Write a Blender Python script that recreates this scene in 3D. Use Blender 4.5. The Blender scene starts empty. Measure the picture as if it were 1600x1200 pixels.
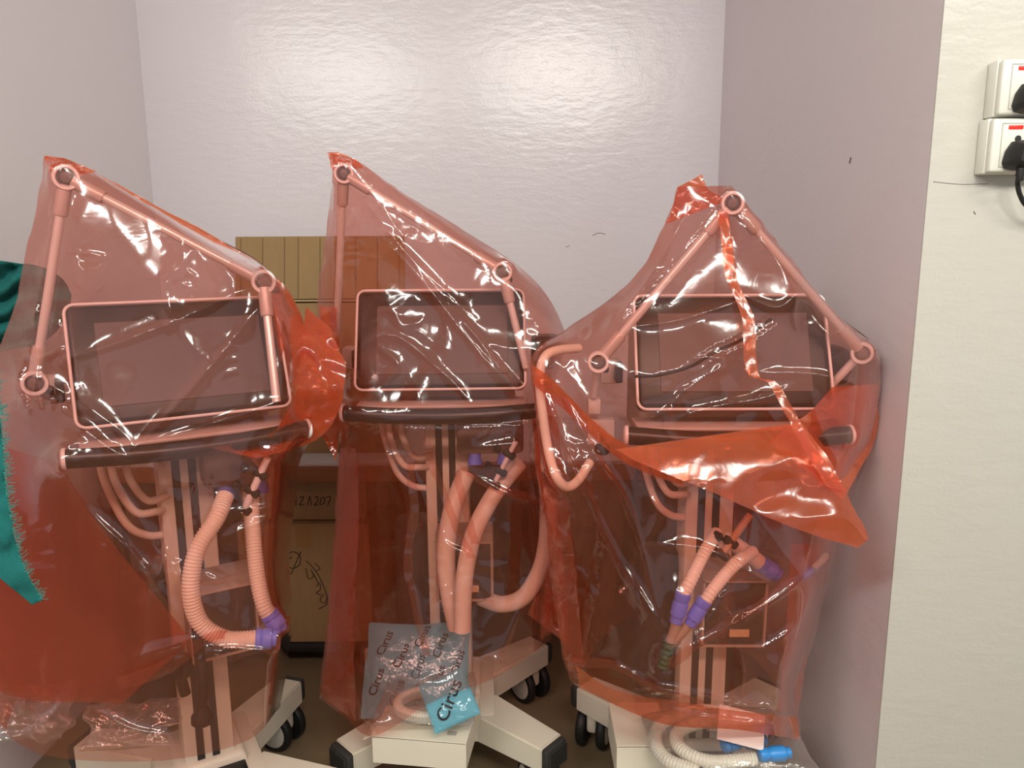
import bpy, bmesh, math, random
import numpy as np
from mathutils import Vector, Matrix

random.seed(7)
rng = np.random.default_rng(11)
S = bpy.context.scene
COL = S.collection

# ------------------------------------------------------------------ camera
F = 1202.0
TILT, ROLL = math.radians(10.6), math.radians(0.38)
CAM = np.array([0.0, 0.0, 1.45])
FWD = np.array([0, math.cos(TILT), -math.sin(TILT)])
_r0 = np.array([1.0, 0, 0]); _u0 = np.array([0, math.sin(TILT), math.cos(TILT)])
RIGHT = math.cos(ROLL) * _r0 - math.sin(ROLL) * _u0
UP = math.cos(ROLL) * _u0 + math.sin(ROLL) * _r0
cd = bpy.data.cameras.new('camera'); cam = bpy.data.objects.new('camera', cd); COL.objects.link(cam)
cd.sensor_width = 36.0; cd.lens = F / 1600 * 36.0; cd.clip_start = 0.02
cam.matrix_world = Matrix(((RIGHT[0], UP[0], -FWD[0], CAM[0]), (RIGHT[1], UP[1], -FWD[1], CAM[1]),
                           (RIGHT[2], UP[2], -FWD[2], CAM[2]), (0, 0, 0, 1)))
S.camera = cam

# ------------------------------------------------------------------ light
W = bpy.data.worlds.new('world'); S.world = W; W.use_nodes = True
W.node_tree.nodes['Background'].inputs[0].default_value = (0.93, 0.90, 0.92, 1)
W.node_tree.nodes['Background'].inputs[1].default_value = 0.54

def area(name, loc, target, sx, sy, power, col):
    l = bpy.data.lights.new(name, 'AREA'); l.shape = 'RECTANGLE'; l.size = sx; l.size_y = sy
    l.energy = power; l.color = col
    o = bpy.data.objects.new(name, l); COL.objects.link(o); o.location = loc
    o.rotation_euler = (Vector(target) - Vector(loc)).to_track_quat('-Z', 'Y').to_euler()
    return o
area('ceiling_lamp_light', (0.42, -0.80, 2.82), (0.2, 2.0, 0.9), 1.20, 0.25, 56, (1.0, 0.95, 0.87))
area('ceiling_lamp_light', (1.95, -0.60, 2.82), (1.1, 2.0, 0.6), 1.20, 0.25, 25, (1.0, 0.95, 0.87))
area('ceiling_lamp_light', (-1.35, -0.80, 2.82), (-0.9, 2.0, 0.9), 1.20, 0.25, 42, (1.0, 0.96, 0.90))

S.view_settings.view_transform = 'Standard'; S.view_settings.look = 'None'
S.view_settings.exposure = 0.0; S.view_settings.gamma = 1.0; S.view_settings.use_curve_mapping = False
S.cycles.transparent_max_bounces = 24
S.cycles.max_bounces = 6; S.cycles.diffuse_bounces = 3; S.cycles.glossy_bounces = 3
S.cycles.use_adaptive_sampling = True; S.cycles.adaptive_threshold = 0.05; S.cycles.light_sampling_threshold = 0.03
S.cycles.sample_clamp_indirect = 6.0

# ------------------------------------------------------------------ pixel <-> place
def ray(px, py):
    px = np.asarray(px, float); py = np.asarray(py, float)
    return FWD + RIGHT * ((px - 800) / F)[..., None] + UP * ((600 - py) / F)[..., None]
def at(px, py, Y):
    d = ray(px, py); s = np.asarray(Y, float) / d[..., 1]
    return CAM + d * s[..., None]
def A(px, py, Y): return Vector(at(px, py, Y))
def AZ(px, py, z):
    d = ray(px, py); s = (z - CAM[2]) / d[..., 2]
    return Vector(CAM + d * s)
def proj(P):
    q = np.asarray(P) - CAM; w = q @ FWD
    return 800 + F * (q @ RIGHT) / w, 600 - F * (q @ UP) / w

# ------------------------------------------------------------------ materials
def srgb(r, g, b):
    f = lambda c: (c / 255 / 12.92) if c <= 10.3 else ((c / 255 + 0.055) / 1.055) ** 2.4
    return (f(r), f(g), f(b), 1)
MATS = {}
def mat(name, col=None, rough=0.5, metal=0.0, spec=0.5, noise=0.0, nscale=8.0, bump=0.0, bscale=60.0, coat=0.0, stretch=None, trans=0.0):
    if name in MATS: return MATS[name]
    m = bpy.data.materials.new(name); m.use_nodes = True; nt = m.node_tree; N = nt.nodes; L = nt.links
    p = N['Principled BSDF']; p.inputs['Roughness'].default_value = rough; p.inputs['Metallic'].default_value = metal
    p.inputs['Specular IOR Level'].default_value = spec; p.inputs['Coat Weight'].default_value = coat
    p.inputs['Transmission Weight'].default_value = trans
    tc = N.new('ShaderNodeTexCoord'); mp = N.new('ShaderNodeMapping'); L.new(tc.outputs['Object'], mp.inputs[0])
    if stretch: mp.inputs['Scale'].default_value = stretch
    n1 = N.new('ShaderNodeTexNoise'); n1.inputs['Scale'].default_value = nscale; n1.inputs['Detail'].default_value = 4
    L.new(mp.outputs[0], n1.inputs[0])
    cr = N.new('ShaderNodeMix'); cr.data_type = 'RGBA'
    k = max(noise, 0.0001)
    cr.inputs[6].default_value = tuple(c * (1 - k) for c in col[:3]) + (1,)
    cr.inputs[7].default_value = tuple(min(1, c * (1 + k)) for c in col[:3]) + (1,)
    L.new(n1.outputs[0], cr.inputs[0]); L.new(cr.outputs[2], p.inputs['Base Color'])
    if bump:
        n2 = N.new('ShaderNodeTexNoise'); n2.inputs['Scale'].default_value = bscale; n2.inputs['Detail'].default_value = 5
        L.new(mp.outputs[0], n2.inputs[0])
        b = N.new('ShaderNodeBump'); b.inputs['Strength'].default_value = bump; b.inputs['Distance'].default_value = 0.004
        L.new(n2.outputs[0], b.inputs['Height']); L.new(b.outputs[0], p.inputs['Normal'])
    MATS[name] = m; return m

def film(name, tint, scat, amount, gloss_rough=0.13, bump=0.25, spec=1.0, bscale=30):
    """thin plastic film: tinted clear + a little milky scatter + gloss"""
    m = bpy.data.materials.new(name); m.use_nodes = True; nt = m.node_tree; N = nt.nodes; L = nt.links
    N.remove(N['Principled BSDF']); out = N['Material Output']
    tr = N.new('ShaderNodeBsdfTransparent'); tr.inputs[0].default_value = tint
    df = N.new('ShaderNodeBsdfDiffuse'); df.inputs[0].default_value = scat
    tl = N.new('ShaderNodeBsdfTranslucent'); tl.inputs[0].default_value = scat
    mx = N.new('ShaderNodeMixShader'); mx.inputs[0].default_value = 0.45
    L.new(df.outputs[0], mx.inputs[1]); L.new(tl.outputs[0], mx.inputs[2])
    # seen at a slant the light crosses more film
    lw = N.new('ShaderNodeLayerWeight'); lw.inputs[0].default_value = 0.35
    mr = N.new('ShaderNodeMapRange'); mr.inputs[3].default_value = amount; mr.inputs[4].default_value = min(0.9, amount * 5.5)
    L.new(lw.outputs['Facing'], mr.inputs[0])
    m2 = N.new('ShaderNodeMixShader'); L.new(mr.outputs[0], m2.inputs[0]); L.new(tr.outputs[0], m2.inputs[1]); L.new(mx.outputs[0], m2.inputs[2])
    gl = N.new('ShaderNodeBsdfGlossy'); gl.inputs['Roughness'].default_value = gloss_rough; gl.inputs[0].default_value = (1, 1, 1, 1)
    fr = N.new('ShaderNodeFresnel'); ge = N.new('ShaderNodeNewGeometry'); io = N.new('ShaderNodeMapRange')   # same reflectance on both faces of the film
    io.inputs[3].default_value = 1.52; io.inputs[4].default_value = 1 / 1.52; L.new(ge.outputs['Backfacing'], io.inputs[0]); L.new(io.outputs[0], fr.inputs[0])
    mu = N.new('ShaderNodeMath'); mu.operation = 'MULTIPLY'; mu.inputs[1].default_value = spec; L.new(fr.outputs[0], mu.inputs[0])
    m3 = N.new('ShaderNodeMixShader'); L.new(mu.outputs[0], m3.inputs[0]); L.new(m2.outputs[0], m3.inputs[1]); L.new(gl.outputs[0], m3.inputs[2])
    L.new(m3.outputs[0], out.inputs[0])
    if bump:
        tc = N.new('ShaderNodeTexCoord')
        n1 = N.new('ShaderNodeTexNoise'); n1.inputs['Scale'].default_value = bscale; n1.inputs['Detail'].default_value = 3; n1.inputs['Distortion'].default_value = 1.2
        L.new(tc.outputs['Object'], n1.inputs[0])
        b = N.new('ShaderNodeBump'); b.inputs['Strength'].default_value = bump; b.inputs['Distance'].default_value = 0.01
        L.new(n1.outputs[0], b.inputs['Height'])
        for s in (gl, df, fr): L.new(b.outputs[0], s.inputs['Normal'])
    return m

RED = film('red_film', (0.915, 0.665, 0.625, 1), (0.92, 0.22, 0.065, 1), 0.047, gloss_rough=0.13, bump=0.10, bscale=14, spec=1.45)
GATHERED = film('red_film_gathered', (0.93, 0.54, 0.43, 1), (0.90, 0.25, 0.09, 1), 0.17, gloss_rough=0.16, bump=0.12, bscale=16, spec=1.3)
CLEAR = film('clear_film', (0.95, 0.95, 0.94, 1), (0.8, 0.8, 0.78, 1), 0.05, gloss_rough=0.10, bump=0.25, bscale=45, spec=2.0)
M_WHITE = lambda: mat('white_plastic', srgb(220, 213, 194), 0.42, noise=0.02)
M_DARK = lambda: mat('dark_grey_plastic', srgb(46, 45, 45), 0.4, noise=0.05)
M_BLACK = lambda: mat('black_rubber', srgb(24, 24, 24), 0.55, noise=0.1)
M_ALU = lambda: mat('satin_aluminium', srgb(236, 230, 226), 0.28, metal=0.3)
M_RING = lambda: mat('pale_ring_plastic', srgb(240, 232, 230), 0.4)
M_HOSE = lambda: mat('pale_hose_plastic', srgb(230, 214, 197), 0.45)
M_BLUE = lambda: mat('violet_blue_cuff', srgb(112, 128, 238), 0.5)

# ------------------------------------------------------------------ mesh helpers
def link(name, me, m=None, parent=None, smooth=None):
    o = bpy.data.objects.new(name, me); COL.objects.link(o)
    if m: me.materials.append(m)
    if parent is not None: o.parent = parent
    if smooth is not None:
        me.polygons.foreach_set('use_smooth', [True] * len(me.polygons))
        if smooth < 180: me.set_sharp_from_angle(angle=math.radians(smooth))
    return o
def bmobj(name, bm, m, parent=None, smooth=40):
    me = bpy.data.meshes.new(name); bmesh.ops.recalc_face_normals(bm, faces=bm.faces[:]); bm.to_mesh(me); bm.free()
    return link(name, me, m, parent, smooth)
def pyobj(name, v, f, m, parent=None, smooth=180):
    me = bpy.data.meshes.new(name); me.from_pydata([tuple(x) for x in v], [], f); me.update()
    return link(name, me, m, parent, smooth)
def box_bm(bm, size, loc=(0, 0, 0), rot=None, bevel=0.0, seg=2, taper=None):
    g = bmesh.ops.create_cube(bm, size=1.0); vs = g['verts']
    for v in vs:
        v.co = Vector((v.co.x * size[0], v.co.y * size[1], v.co.z * size[2]))
        if taper and v.co.z > 0: v.co.x *= taper[0]; v.co.y *= taper[1]
    if bevel:
        es = list({e for v in vs for e in v.link_edges})
        r = bmesh.ops.bevel(bm, geom=es, offset=bevel, segments=seg, affect='EDGES', profile=0.5)
        vs = list({v for f in r['faces'] for v in f.verts} | {v for v in vs if v.is_valid})
    M = Matrix.Translation(loc) @ (rot.to_4x4() if rot else Matrix())
    for v in vs: v.co = M @ v.co
    return vs
def rbox(name, size, loc, m, parent=None, rot=None, bevel=0.004, seg=2, taper=None):
    bm = bmesh.new(); box_bm(bm, size, loc, rot, bevel, seg, taper); return bmobj(name, bm, m, parent)
def spline(pts, n=40, closed=False):
    P = np.array([tuple(p) for p in pts], float)
    if len(P) == 2: return P[0] + (P[1] - P[0]) * np.linspace(0, 1, n)[:, None]
    Q = np.vstack([2 * P[0] - P[1], P, 2 * P[-1] - P[-2]]); out = []
    seg = len(P) - 1; k = max(2, int(math.ceil(n / seg)))
    for i in range(seg):
        p0, p1, p2, p3 = Q[i:i + 4]
        for t in np.linspace(0, 1, k, endpoint=False):
            out.append(0.5 * ((2 * p1) + (-p0 + p2) * t + (2 * p0 - 5 * p1 + 4 * p2 - p3) * t * t + (-p0 + 3 * p1 - 3 * p2 + p3) * t ** 3))
    out.append(P[-1]); return np.array(out)
def resample(P, n):
    P = np.asarray(P, float); d = np.r_[0, np.cumsum(np.linalg.norm(np.diff(P, axis=0), axis=1))]
    s = np.linspace(0, d[-1], n); return np.stack([np.interp(s, d, P[:, k]) for k in range(P.shape[1])], 1), d[-1]
def tube_geo(P, rad, seg=12, cap=True):
    P = np.asarray(P, float); n = len(P); rad = np.broadcast_to(rad, (n,))
    T = np.gradient(P, axis=0); T /= np.linalg.norm(T, axis=1)[:, None] + 1e-9
    up = np.array([0, 0, 1.0]) if abs(T[0][2]) < 0.9 else np.array([1.0, 0, 0])
    nrm = np.cross(T[0], up); nrm /= np.linalg.norm(nrm); V = []; Fc = []
    for i in range(n):
        nrm = nrm - T[i] * (nrm @ T[i]); nrm /= np.linalg.norm(nrm); b = np.cross(T[i], nrm)
        for k in range(seg):
            a = 2 * math.pi * k / seg; V.append(P[i] + rad[i] * (math.cos(a) * nrm + math.sin(a) * b))
    for i in range(n - 1):
        for k in range(seg):
            k2 = (k + 1) % seg; Fc.append((i * seg + k, i * seg + k2, (i + 1) * seg + k2, (i + 1) * seg + k))
    if cap: Fc.append(tuple(range(seg))[::-1]); Fc.append(tuple((n - 1) * seg + k for k in range(seg)))
    return V, Fc
def tube(name, pts, r, m, parent=None, n=40, seg=12, inv=None, smooth=50):
    P = spline(pts, n)
    if inv is not None: P = np.array([tuple(inv @ Vector(p)) for p in P])
    V, Fc = tube_geo(P, r, seg); return pyobj(name, V, Fc, m, parent, smooth)
def corrugated(name, pts, r, m, parent=None, pitch=0.0065, seg=14, depth=0.13):
    P, ln = resample(spline(pts, 60), 200); n = int(ln / pitch) * 4 + 1; P, _ = resample(P, n)
    ph = np.arange(n) % 4; rad = np.where(ph == 0, r, np.where(ph == 2, r * (1 - depth), r * (1 - depth * 0.45)))
    V, Fc = tube_geo(P, rad, seg); return pyobj(name, V, Fc, m, parent, 180)
def lathe(name, prof, m, parent=None, M=None, seg=24, smooth=40):
    """profile [(r, h)] about local z"""
    V = []; Fc = []; n = len(prof)
    for r, h in prof:
        for k in range(seg):
            a = 2 * math.pi * k / seg; v = Vector((r * math.cos(a), r * math.sin(a), h)); V.append(M @ v if M else v)
    for i in range(n - 1):
        for k in range(seg):
            k2 = (k + 1) % seg; Fc.append((i * seg + k, i * seg + k2, (i + 1) * seg + k2, (i + 1) * seg + k))
    if prof[0][0] > 1e-6: Fc.append(tuple(range(seg))[::-1])
    if prof[-1][0] > 1e-6: Fc.append(tuple((n - 1) * seg + k for k in range(seg)))
    return pyobj(name, V, Fc, m, parent, smooth)
def empty(name, loc, rz, label, cat, group=None):
    o = bpy.data.objects.new(name, None); COL.objects.link(o); o.location = loc; o.rotation_euler = (0, 0, rz); o.empty_display_size = 0.05
    o['label'] = label; o['category'] = cat
    if group: o['group'] = group
    return o
def tag(o, label, cat, group=None, kind=None):
    o['label'] = label; o['category'] = cat
    if group: o['group'] = group
    if kind: o['kind'] = kind
    return o
def axisM(p, direction):
    return Matrix.Translation(p) @ Vector(direction).to_track_quat('Z', 'Y').to_matrix().to_4x4()

def vnoise(x, y, seed=0):
    r = np.random.default_rng(seed); T = r.random((64, 64)) * 2 - 1
    xi = np.floor(x).astype(int); yi = np.floor(y).astype(int); fx = x - xi; fy = y - yi
    fx = fx * fx * fx * (fx * (fx * 6 - 15) + 10); fy = fy * fy * fy * (fy * (fy * 6 - 15) + 10)
    g = lambda a, b: T[a % 64, b % 64]
    return (g(xi, yi) * (1 - fx) + g(xi + 1, yi) * fx) * (1 - fy) + (g(xi, yi + 1) * (1 - fx) + g(xi + 1, yi + 1) * fx) * fy

# ------------------------------------------------------------------ the alcove
YB, YF, XR, XL, HC = 3.0, 1.49, 0.785, -1.357, 2.9
def wall_mat(name, col, rough, bump, noise):
    m = mat(name, col, rough, spec=0.5, noise=noise, nscale=1.6)
    nt = m.node_tree; N = nt.nodes; L = nt.links; p = N['Principled BSDF']
    tc = N.new('ShaderNodeTexCoord')
    def nz(sc, st, det=4):
        mp = N.new('ShaderNodeMapping'); mp.inputs['Scale'].default_value = st; L.new(tc.outputs['Object'], mp.inputs[0])
        n = N.new('ShaderNodeTexNoise'); n.inputs['Scale'].default_value = sc; n.inputs['Detail'].default_value = det; L.new(mp.outputs[0], n.inputs[0]); return n
    a = nz(16, (1, 1, 2.6)); b = nz(120, (1, 1, 1), 2); c = nz(5, (1, 1, 1), 2)
    ad = N.new('ShaderNodeMath'); ad.operation = 'MULTIPLY_ADD'; ad.inputs[1].default_value = 0.25; L.new(b.outputs[0], ad.inputs[0]); L.new(a.outputs[0], ad.inputs[2])
    ad2 = N.new('ShaderNodeMath'); ad2.operation = 'MULTIPLY_ADD'; ad2.inputs[1].default_value = 1.5; L.new(c.outputs[0], ad2.inputs[0]); L.new(ad.outputs[0], ad2.inputs[2])
    bp = N.new('ShaderNodeBump'); bp.inputs['Strength'].default_value = bump; bp.inputs['Distance'].default_value = 0.004
    L.new(ad2.outputs[0], bp.inputs['Height']); L.new(bp.outputs[0], p.inputs['Normal'])
    return m
WM = wall_mat('lilac_white_gloss_paint', srgb(216, 210, 213), 0.25, 0.30, 0.02)
WM2 = wall_mat('mauve_grey_paint', srgb(222, 210, 212), 0.42, 0.25, 0.02)
WM3 = wall_mat('cream_white_gloss_paint', srgb(196, 194, 184), 0.34, 0.35, 0.02)
def struct(name, size, loc, m):
    o = rbox(name, size, loc, m, bevel=0); o['kind'] = 'structure'; return o
struct('wall_back', (XR - XL + 0.3, 0.12, HC), ((XR + XL) / 2, YB + 0.06, HC / 2), WM)
struct('wall_right', (0.03, YB - YF - 0.004, HC), (XR + 0.015, (YB + YF + 0.004) / 2, HC / 2), WM2)
struct('wall_left', (0.12, YB - YF, HC), (XL - 0.06, (YB + YF) / 2, HC / 2), wall_mat('lit_lilac_paint', srgb(238, 232, 234), 0.42, 0.25, 0.02))  # wall colour lightened to stand in for stronger light on this side
struct('wall_front_right', (2.6, 0.004, HC), (XR + 1.3, YF + 0.002, HC / 2), WM3)
struct('wall_front_left', (1.8, 0.12, HC), (XL - 0.12 - 0.9, YF + 0.06, HC / 2), WM3)
struct('floor', (7, 7, 0.1), (0, 0.2, -0.05), mat('olive_brown_vinyl_floor', srgb(128, 112, 86), 0.45, noise=0.12, nscale=5))
struct('ceiling', (7, 7, 0.1), (0, 0.2, HC + 0.05), mat('white_ceiling', srgb(225, 222, 216), 0.8))

def scuff(name, wall, pts, w):
    w_ = bpy.data.objects[wall]; V = []; Fc = []
    v, f = tube_geo(spline(pts, 10), w, 6); pyobj('scuff', [np.array(p) - np.array(w_.location) * 0 for p in v], f, mat('dark_scuff', srgb(92, 84, 80), 0.8), w_)
def hit(px, py, axis, val):
    d = ray(px, py); return CAM + d * (val - CAM[axis]) / d[axis]
scuff('scuff', 'wall_back', [hit(926, 368, 1, YB), hit(936, 364, 1, YB), hit(946, 366, 1, YB)], 0.0012)
scuff('scuff', 'wall_back', [hit(884, 386, 1, YB), hit(890, 384, 1, YB)], 0.0012)
scuff('scuff', 'wall_right', [hit(1330, 246, 0, XR), hit(1328, 255, 0, XR)], 0.0022)
scuff('scuff', 'wall_front_right', [hit(1521, 330, 1, YF), hit(1524, 335, 1, YF)], 0.0010)
scuff('scuff', 'wall_front_right', [hit(1458, 284, 1, YF), hit(1500, 288, 1, YF), hit(1545, 287, 1, YF)], 0.0006)

# ------------------------------------------------------------------ ventilators
def make_ventilator():
    T = bpy.data.objects.new('ventilator', None); COL.objects.link(T); T.empty_display_size = 0.05; T['category'] = 'ventilator'
    wh, dk, bk = M_WHITE(), M_DARK(), M_BLACK()
    # base hub + legs + casters
    bm = bmesh.new(); box_bm(bm, (0.24, 0.30, 0.085), (0, 0, 0.165), None, 0.012, 2); box_bm(bm, (0.17, 0.19, 0.03), (0, 0.02, 0.218), None, 0.010, 2, (0.9, 0.9))
    bmobj('base', bm, wh, T)
    rbox('step_pad', (0.15, 0.10, 0.006), (0, -0.11, 0.2085), bk, T, bevel=0.002)
    for sx, sy in ((-1, -1), (1, -1), (-1, 1), (1, 1)):
        a = Vector((0.085 * sx, 0.09 * sy, 0.165)); e = Vector((0.262 * sx, 0.252 * sy, 0.162)); d = (e - a).normalized(); n = Vector((-d.y, d.x, 0))
        w0, w1, h0, h1 = 0.055, 0.042, 0.04, 0.034
        bm = bmesh.new(); vs = []
        for p, w, h in ((a, w0, h0), (e, w1, h1)):
            for q, r in ((-1, -1), (1, -1), (1, 1), (-1, 1)): vs.append(bm.verts.new(p + n * w * q + Vector((0, 0, h * r))))
        for f in ((0, 1, 2, 3), (7, 6, 5, 4), (0, 4, 5, 1), (1, 5, 6, 2), (2, 6, 7, 3), (3, 7, 4, 0)): bm.faces.new([vs[i] for i in f])
        bmesh.ops.bevel(bm, geom=bm.edges[:], offset=0.004, segments=2, affect='EDGES')
        leg = bmobj('base_leg', bm, wh, T)
        bm = bmesh.new(); rt = Matrix((n.to_tuple(), (-d).to_tuple(), (0, 0, 1))).transposed()
        box_bm(bm, (0.080, 0.022, 0.064), e + d * 0.008, rt, 0.006, 2)
        for k in range(9): box_bm(bm, (0.0045, 0.008, 0.05), e + d * 0.020 + n * (-0.032 + 0.008 * k), rt, 0)
        bmobj('end_cap', bm, mat('ribbed_dark_grey_cap', srgb(52, 52, 50), 0.5), leg)
        # twin wheel caster
        c = e - d * 0.030; c.z = 0.0; yaw = {(-1, -1): 0.5, (1, -1): 0.3, (-1, 1): -0.35, (1, 1): 0.65}[(sx, sy)]
        R = Matrix.Rotation(yaw, 3, 'Z'); ax = R @ Vector((1, 0, 0)); off = R @ Vector((0, 0.018, 0))
        bm = bmesh.new(); box_bm(bm, (0.030, 0.062, 0.062), Vector((c.x, c.y, 0.088)) + off * 0.6, R, 0.010, 2)
        ca = bmobj('caster', bm, wh, T)
        lathe('stem', [(0.014, 0.0), (0.014, 0.03)], M_ALU(), ca, Matrix.Translation((c.x, c.y, 0.105)), 12)
        for s in (-1, 1):
            Mx = axisM(Vector((c.x, c.y, 0.0605)) + off + ax * s * 0.030, ax * s)
            lathe('tyre', [(0.044, -0.012), (0.056, -0.012), (0.0605, -0.006), (0.0605, 0.006), (0.056, 0.012), (0.047, 0.0125)], bk, ca, Mx, 32)
            lathe('wheel_disc', [(0.046, -0.010), (0.0475, 0.0105), (0.043, 0.0135), (0.008, 0.0155), (0.006, 0.013), (0.0001, 0.013)], mat('pale_grey_disc', srgb(196, 192, 180), 0.45), ca, Mx, 32)
    # column
    c = rbox('column', (0.113, 0.10, 0.80), (0, 0, 0.60), wh, T, bevel=0.006)
    for x in (-0.020, 0.014): rbox('groove_strip', (0.017, 0.004, 0.78), (x, -0.0505, 0.60), dk, c, bevel=0.001, seg=1)
    # canister behind the column, module in front of it
    lathe('canister', [(0.02, 0.30), (0.05, 0.305), (0.058, 0.33), (0.058, 0.66), (0.05, 0.69), (0.02, 0.70)], mat('charcoal_canister', srgb(58, 52, 48), 0.5), T, Matrix.Translation((-0.098, 0.045, 0)), 24)
    mo = rbox('supply_module', (0.150, 0.09, 0.19), (0.045, -0.085, 0.615), mat('grey_beige_module', srgb(158, 142, 128), 0.5), T, bevel=0.006)
    rbox('module_panel', (0.132, 0.006, 0.150), (0.045, -0.131, 0.607), mat('dark_module_panel', srgb(70, 62, 58), 0.4), mo, bevel=0.002)
    bm = bmesh.new()
    for w, h, x, z in ((0.146, 0.005, 0, 0.079), (0.146, 0.005, 0, -0.079), (0.005, 0.158, 0.0705, 0), (0.005, 0.158, -0.0705, 0)): box_bm(bm, (w, 0.008, h), (0.045 + x, -0.132, 0.607 + z))
    bmobj('panel_frame', bm, mat('pale_frame', srgb(186, 166, 148), 0.5), mo)
    rbox('rating_label', (0.045, 0.002, 0.018), (0.058, -0.135, 0.560), mat('buff_label', srgb(222, 186, 140), 0.6), mo, bevel=0)
    # head: body, ports, screen, handle
    rbox('main_body', (0.36, 0.22, 0.27), (0, 0.0, 1.135), mat('light_grey_housing', srgb(176, 168, 162), 0.5), T, bevel=0.02, seg=3)
    pb = rbox('port_block', (0.17, 0.13, 0.085), (0.115, -0.045, 0.955), mat('mid_grey_port_block', srgb(126, 116, 110), 0.5), T, bevel=0.012)
    for x in (0.075, 0.150): lathe('port', [(0.0155, 0), (0.0155, 0.03), (0.0185, 0.03), (0.0185, 0.045), (0.012, 0.045)], M_BLUE(), pb, axisM((x, -0.085, 0.925), (0, -0.3, -1)), 20)
    tl = Matrix.Rotation(math.radians(-24), 3, 'X'); ctr = Vector((0, -0.162, 1.212))
    P = lambda x, y, z: ctr + tl @ Vector((x, y, z))
    sc = rbox('screen_unit', (0.398, 0.040, 0.244), ctr, mat('black_screen_housing', srgb(32, 31, 30), 0.38), T, tl, 0.012, 3)
    rbox('display', (0.312, 0.003, 0.170), P(0.004, -0.0205, -0.002), mat('dark_glass_display', srgb(98, 90, 90), 0.38, spec=0.25), sc, tl, 0.001, 1)
    # pale rim: rounded rectangle loop
    cs = []
    for cx, cz, a0 in ((1, 1, 0), (-1, 1, 90), (-1, -1, 180), (1, -1, 270)):
        for k in range(5):
            a = math.radians(a0 + 22.5 * k); cs.append(P(cx * 0.182 + 0.018 * math.cos(a), -0.019, cz * 0.105 + 0.018 * math.sin(a)))
    cs.append(cs[0]); V, Fc = tube_geo(np.array([tuple(p) for p in cs]), 0.0032, 8, False); pyobj('bezel_rim', V, Fc, M_RING(), sc, 60)
    hb = spline([(-0.226, -0.250, 1.058), (-0.11, -0.262, 1.052), (0, -0.266, 1.050), (0.11, -0.262, 1.052), (0.226, -0.250, 1.058)], 40)
    V, Fc = tube_geo(hb, 0.0185, 16); h = pyobj('handle_bar', V, Fc, mat('dark_olive_grip', srgb(44, 42, 40), 0.34), T, 60)
    for s in (-1, 1):
        lathe('handle_end', [(0.0205, -0.004), (0.0205, 0.002), (0.016, 0.005), (0.001, 0.006)], M_RING(), h, axisM((0.226 * s, -0.250, 1.058), (s, 0.1, 0)), 20)
        tube('handle_arm', [(0.17 * s, -0.253, 1.055), (0.165 * s, -0.19, 1.05), (0.14 * s, -0.10, 1.06)], 0.011, wh, h, 10, 10)
    rbox('handle_shelf', (0.40, 0.10, 0.008), (0, -0.185, 1.066), mat('pale_pink_shelf', srgb(206, 186, 178), 0.5), T, bevel=0.003)
    # side accessories
    kn = rbox('side_filter', (0.075, 0.085, 0.085), (0.262, -0.02, 1.165), dk, T, bevel=0.016, seg=3)
    lathe('filter_knob', [(0.026, 0), (0.03, 0.006), (0.03, 0.022), (0.02, 0.028), (0.001, 0.029)], bk, kn, axisM((0.262, -0.062, 1.17), (0, -1, 0)), 20)
    cl = rbox('rail_clamp', (0.045, 0.05, 0.055), (-0.238, -0.03, 1.155), mat('pale_clamp', srgb(204, 192, 184), 0.5), T, bevel=0.006)
    rbox('clamp_jaw', (0.016, 0.052, 0.045), (-0.222, -0.062, 1.158), dk, cl, bevel=0.003)
    # three supply tubes into the column
    for k, (x0, z1, d) in enumerate(((-0.165, 0.80, 0.03), (-0.145, 0.86, 0.0), (-0.118, 0.885, 0.025))):
        tube('supply_tube', [(x0, -0.07 + d, 1.02), (x0 + 0.004, -0.085 + d, 0.955), (x0 + 0.035, -0.09 + d, 0.5 * z1 + 0.455), (x0 + 0.075, -0.075 + d, z1 + 0.012), (-0.045, -0.03, z1)], 0.0085, M_HOSE(), T, 30, 10)
    return T
proto = make_ventilator()
def children(o): return [c for c in bpy.data.objects if c.parent == o]
def copy_tree(o, parent=None):
    c = o.copy(); COL.objects.link(c); c.parent = parent
    for ch in children(o): copy_tree(ch, c)
    return c
VG = 'ventilators under red plastic bags'
V2 = proto; V1 = copy_tree(proto); V3 = copy_tree(proto)
for o, loc, rz, lab in ((V1, (-0.757, 1.70, 0), 30, 'ventilator turned to the right under the leftmost red bag, beside the teal cloth'),
                        (V2, (-0.174, 2.00, 0), 1.5, 'middle ventilator facing straight ahead under the red bag, white box across its base'),
                        (V3, (0.462, 1.765, 0), -1, 'ventilator nearest the right wall, under the red bag with folded flap')):
    o.location = loc; o.rotation_euler = (0, 0, math.radians(rz)); o['label'] = lab; o['category'] = 'ventilator'; o['group'] = VG

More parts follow.
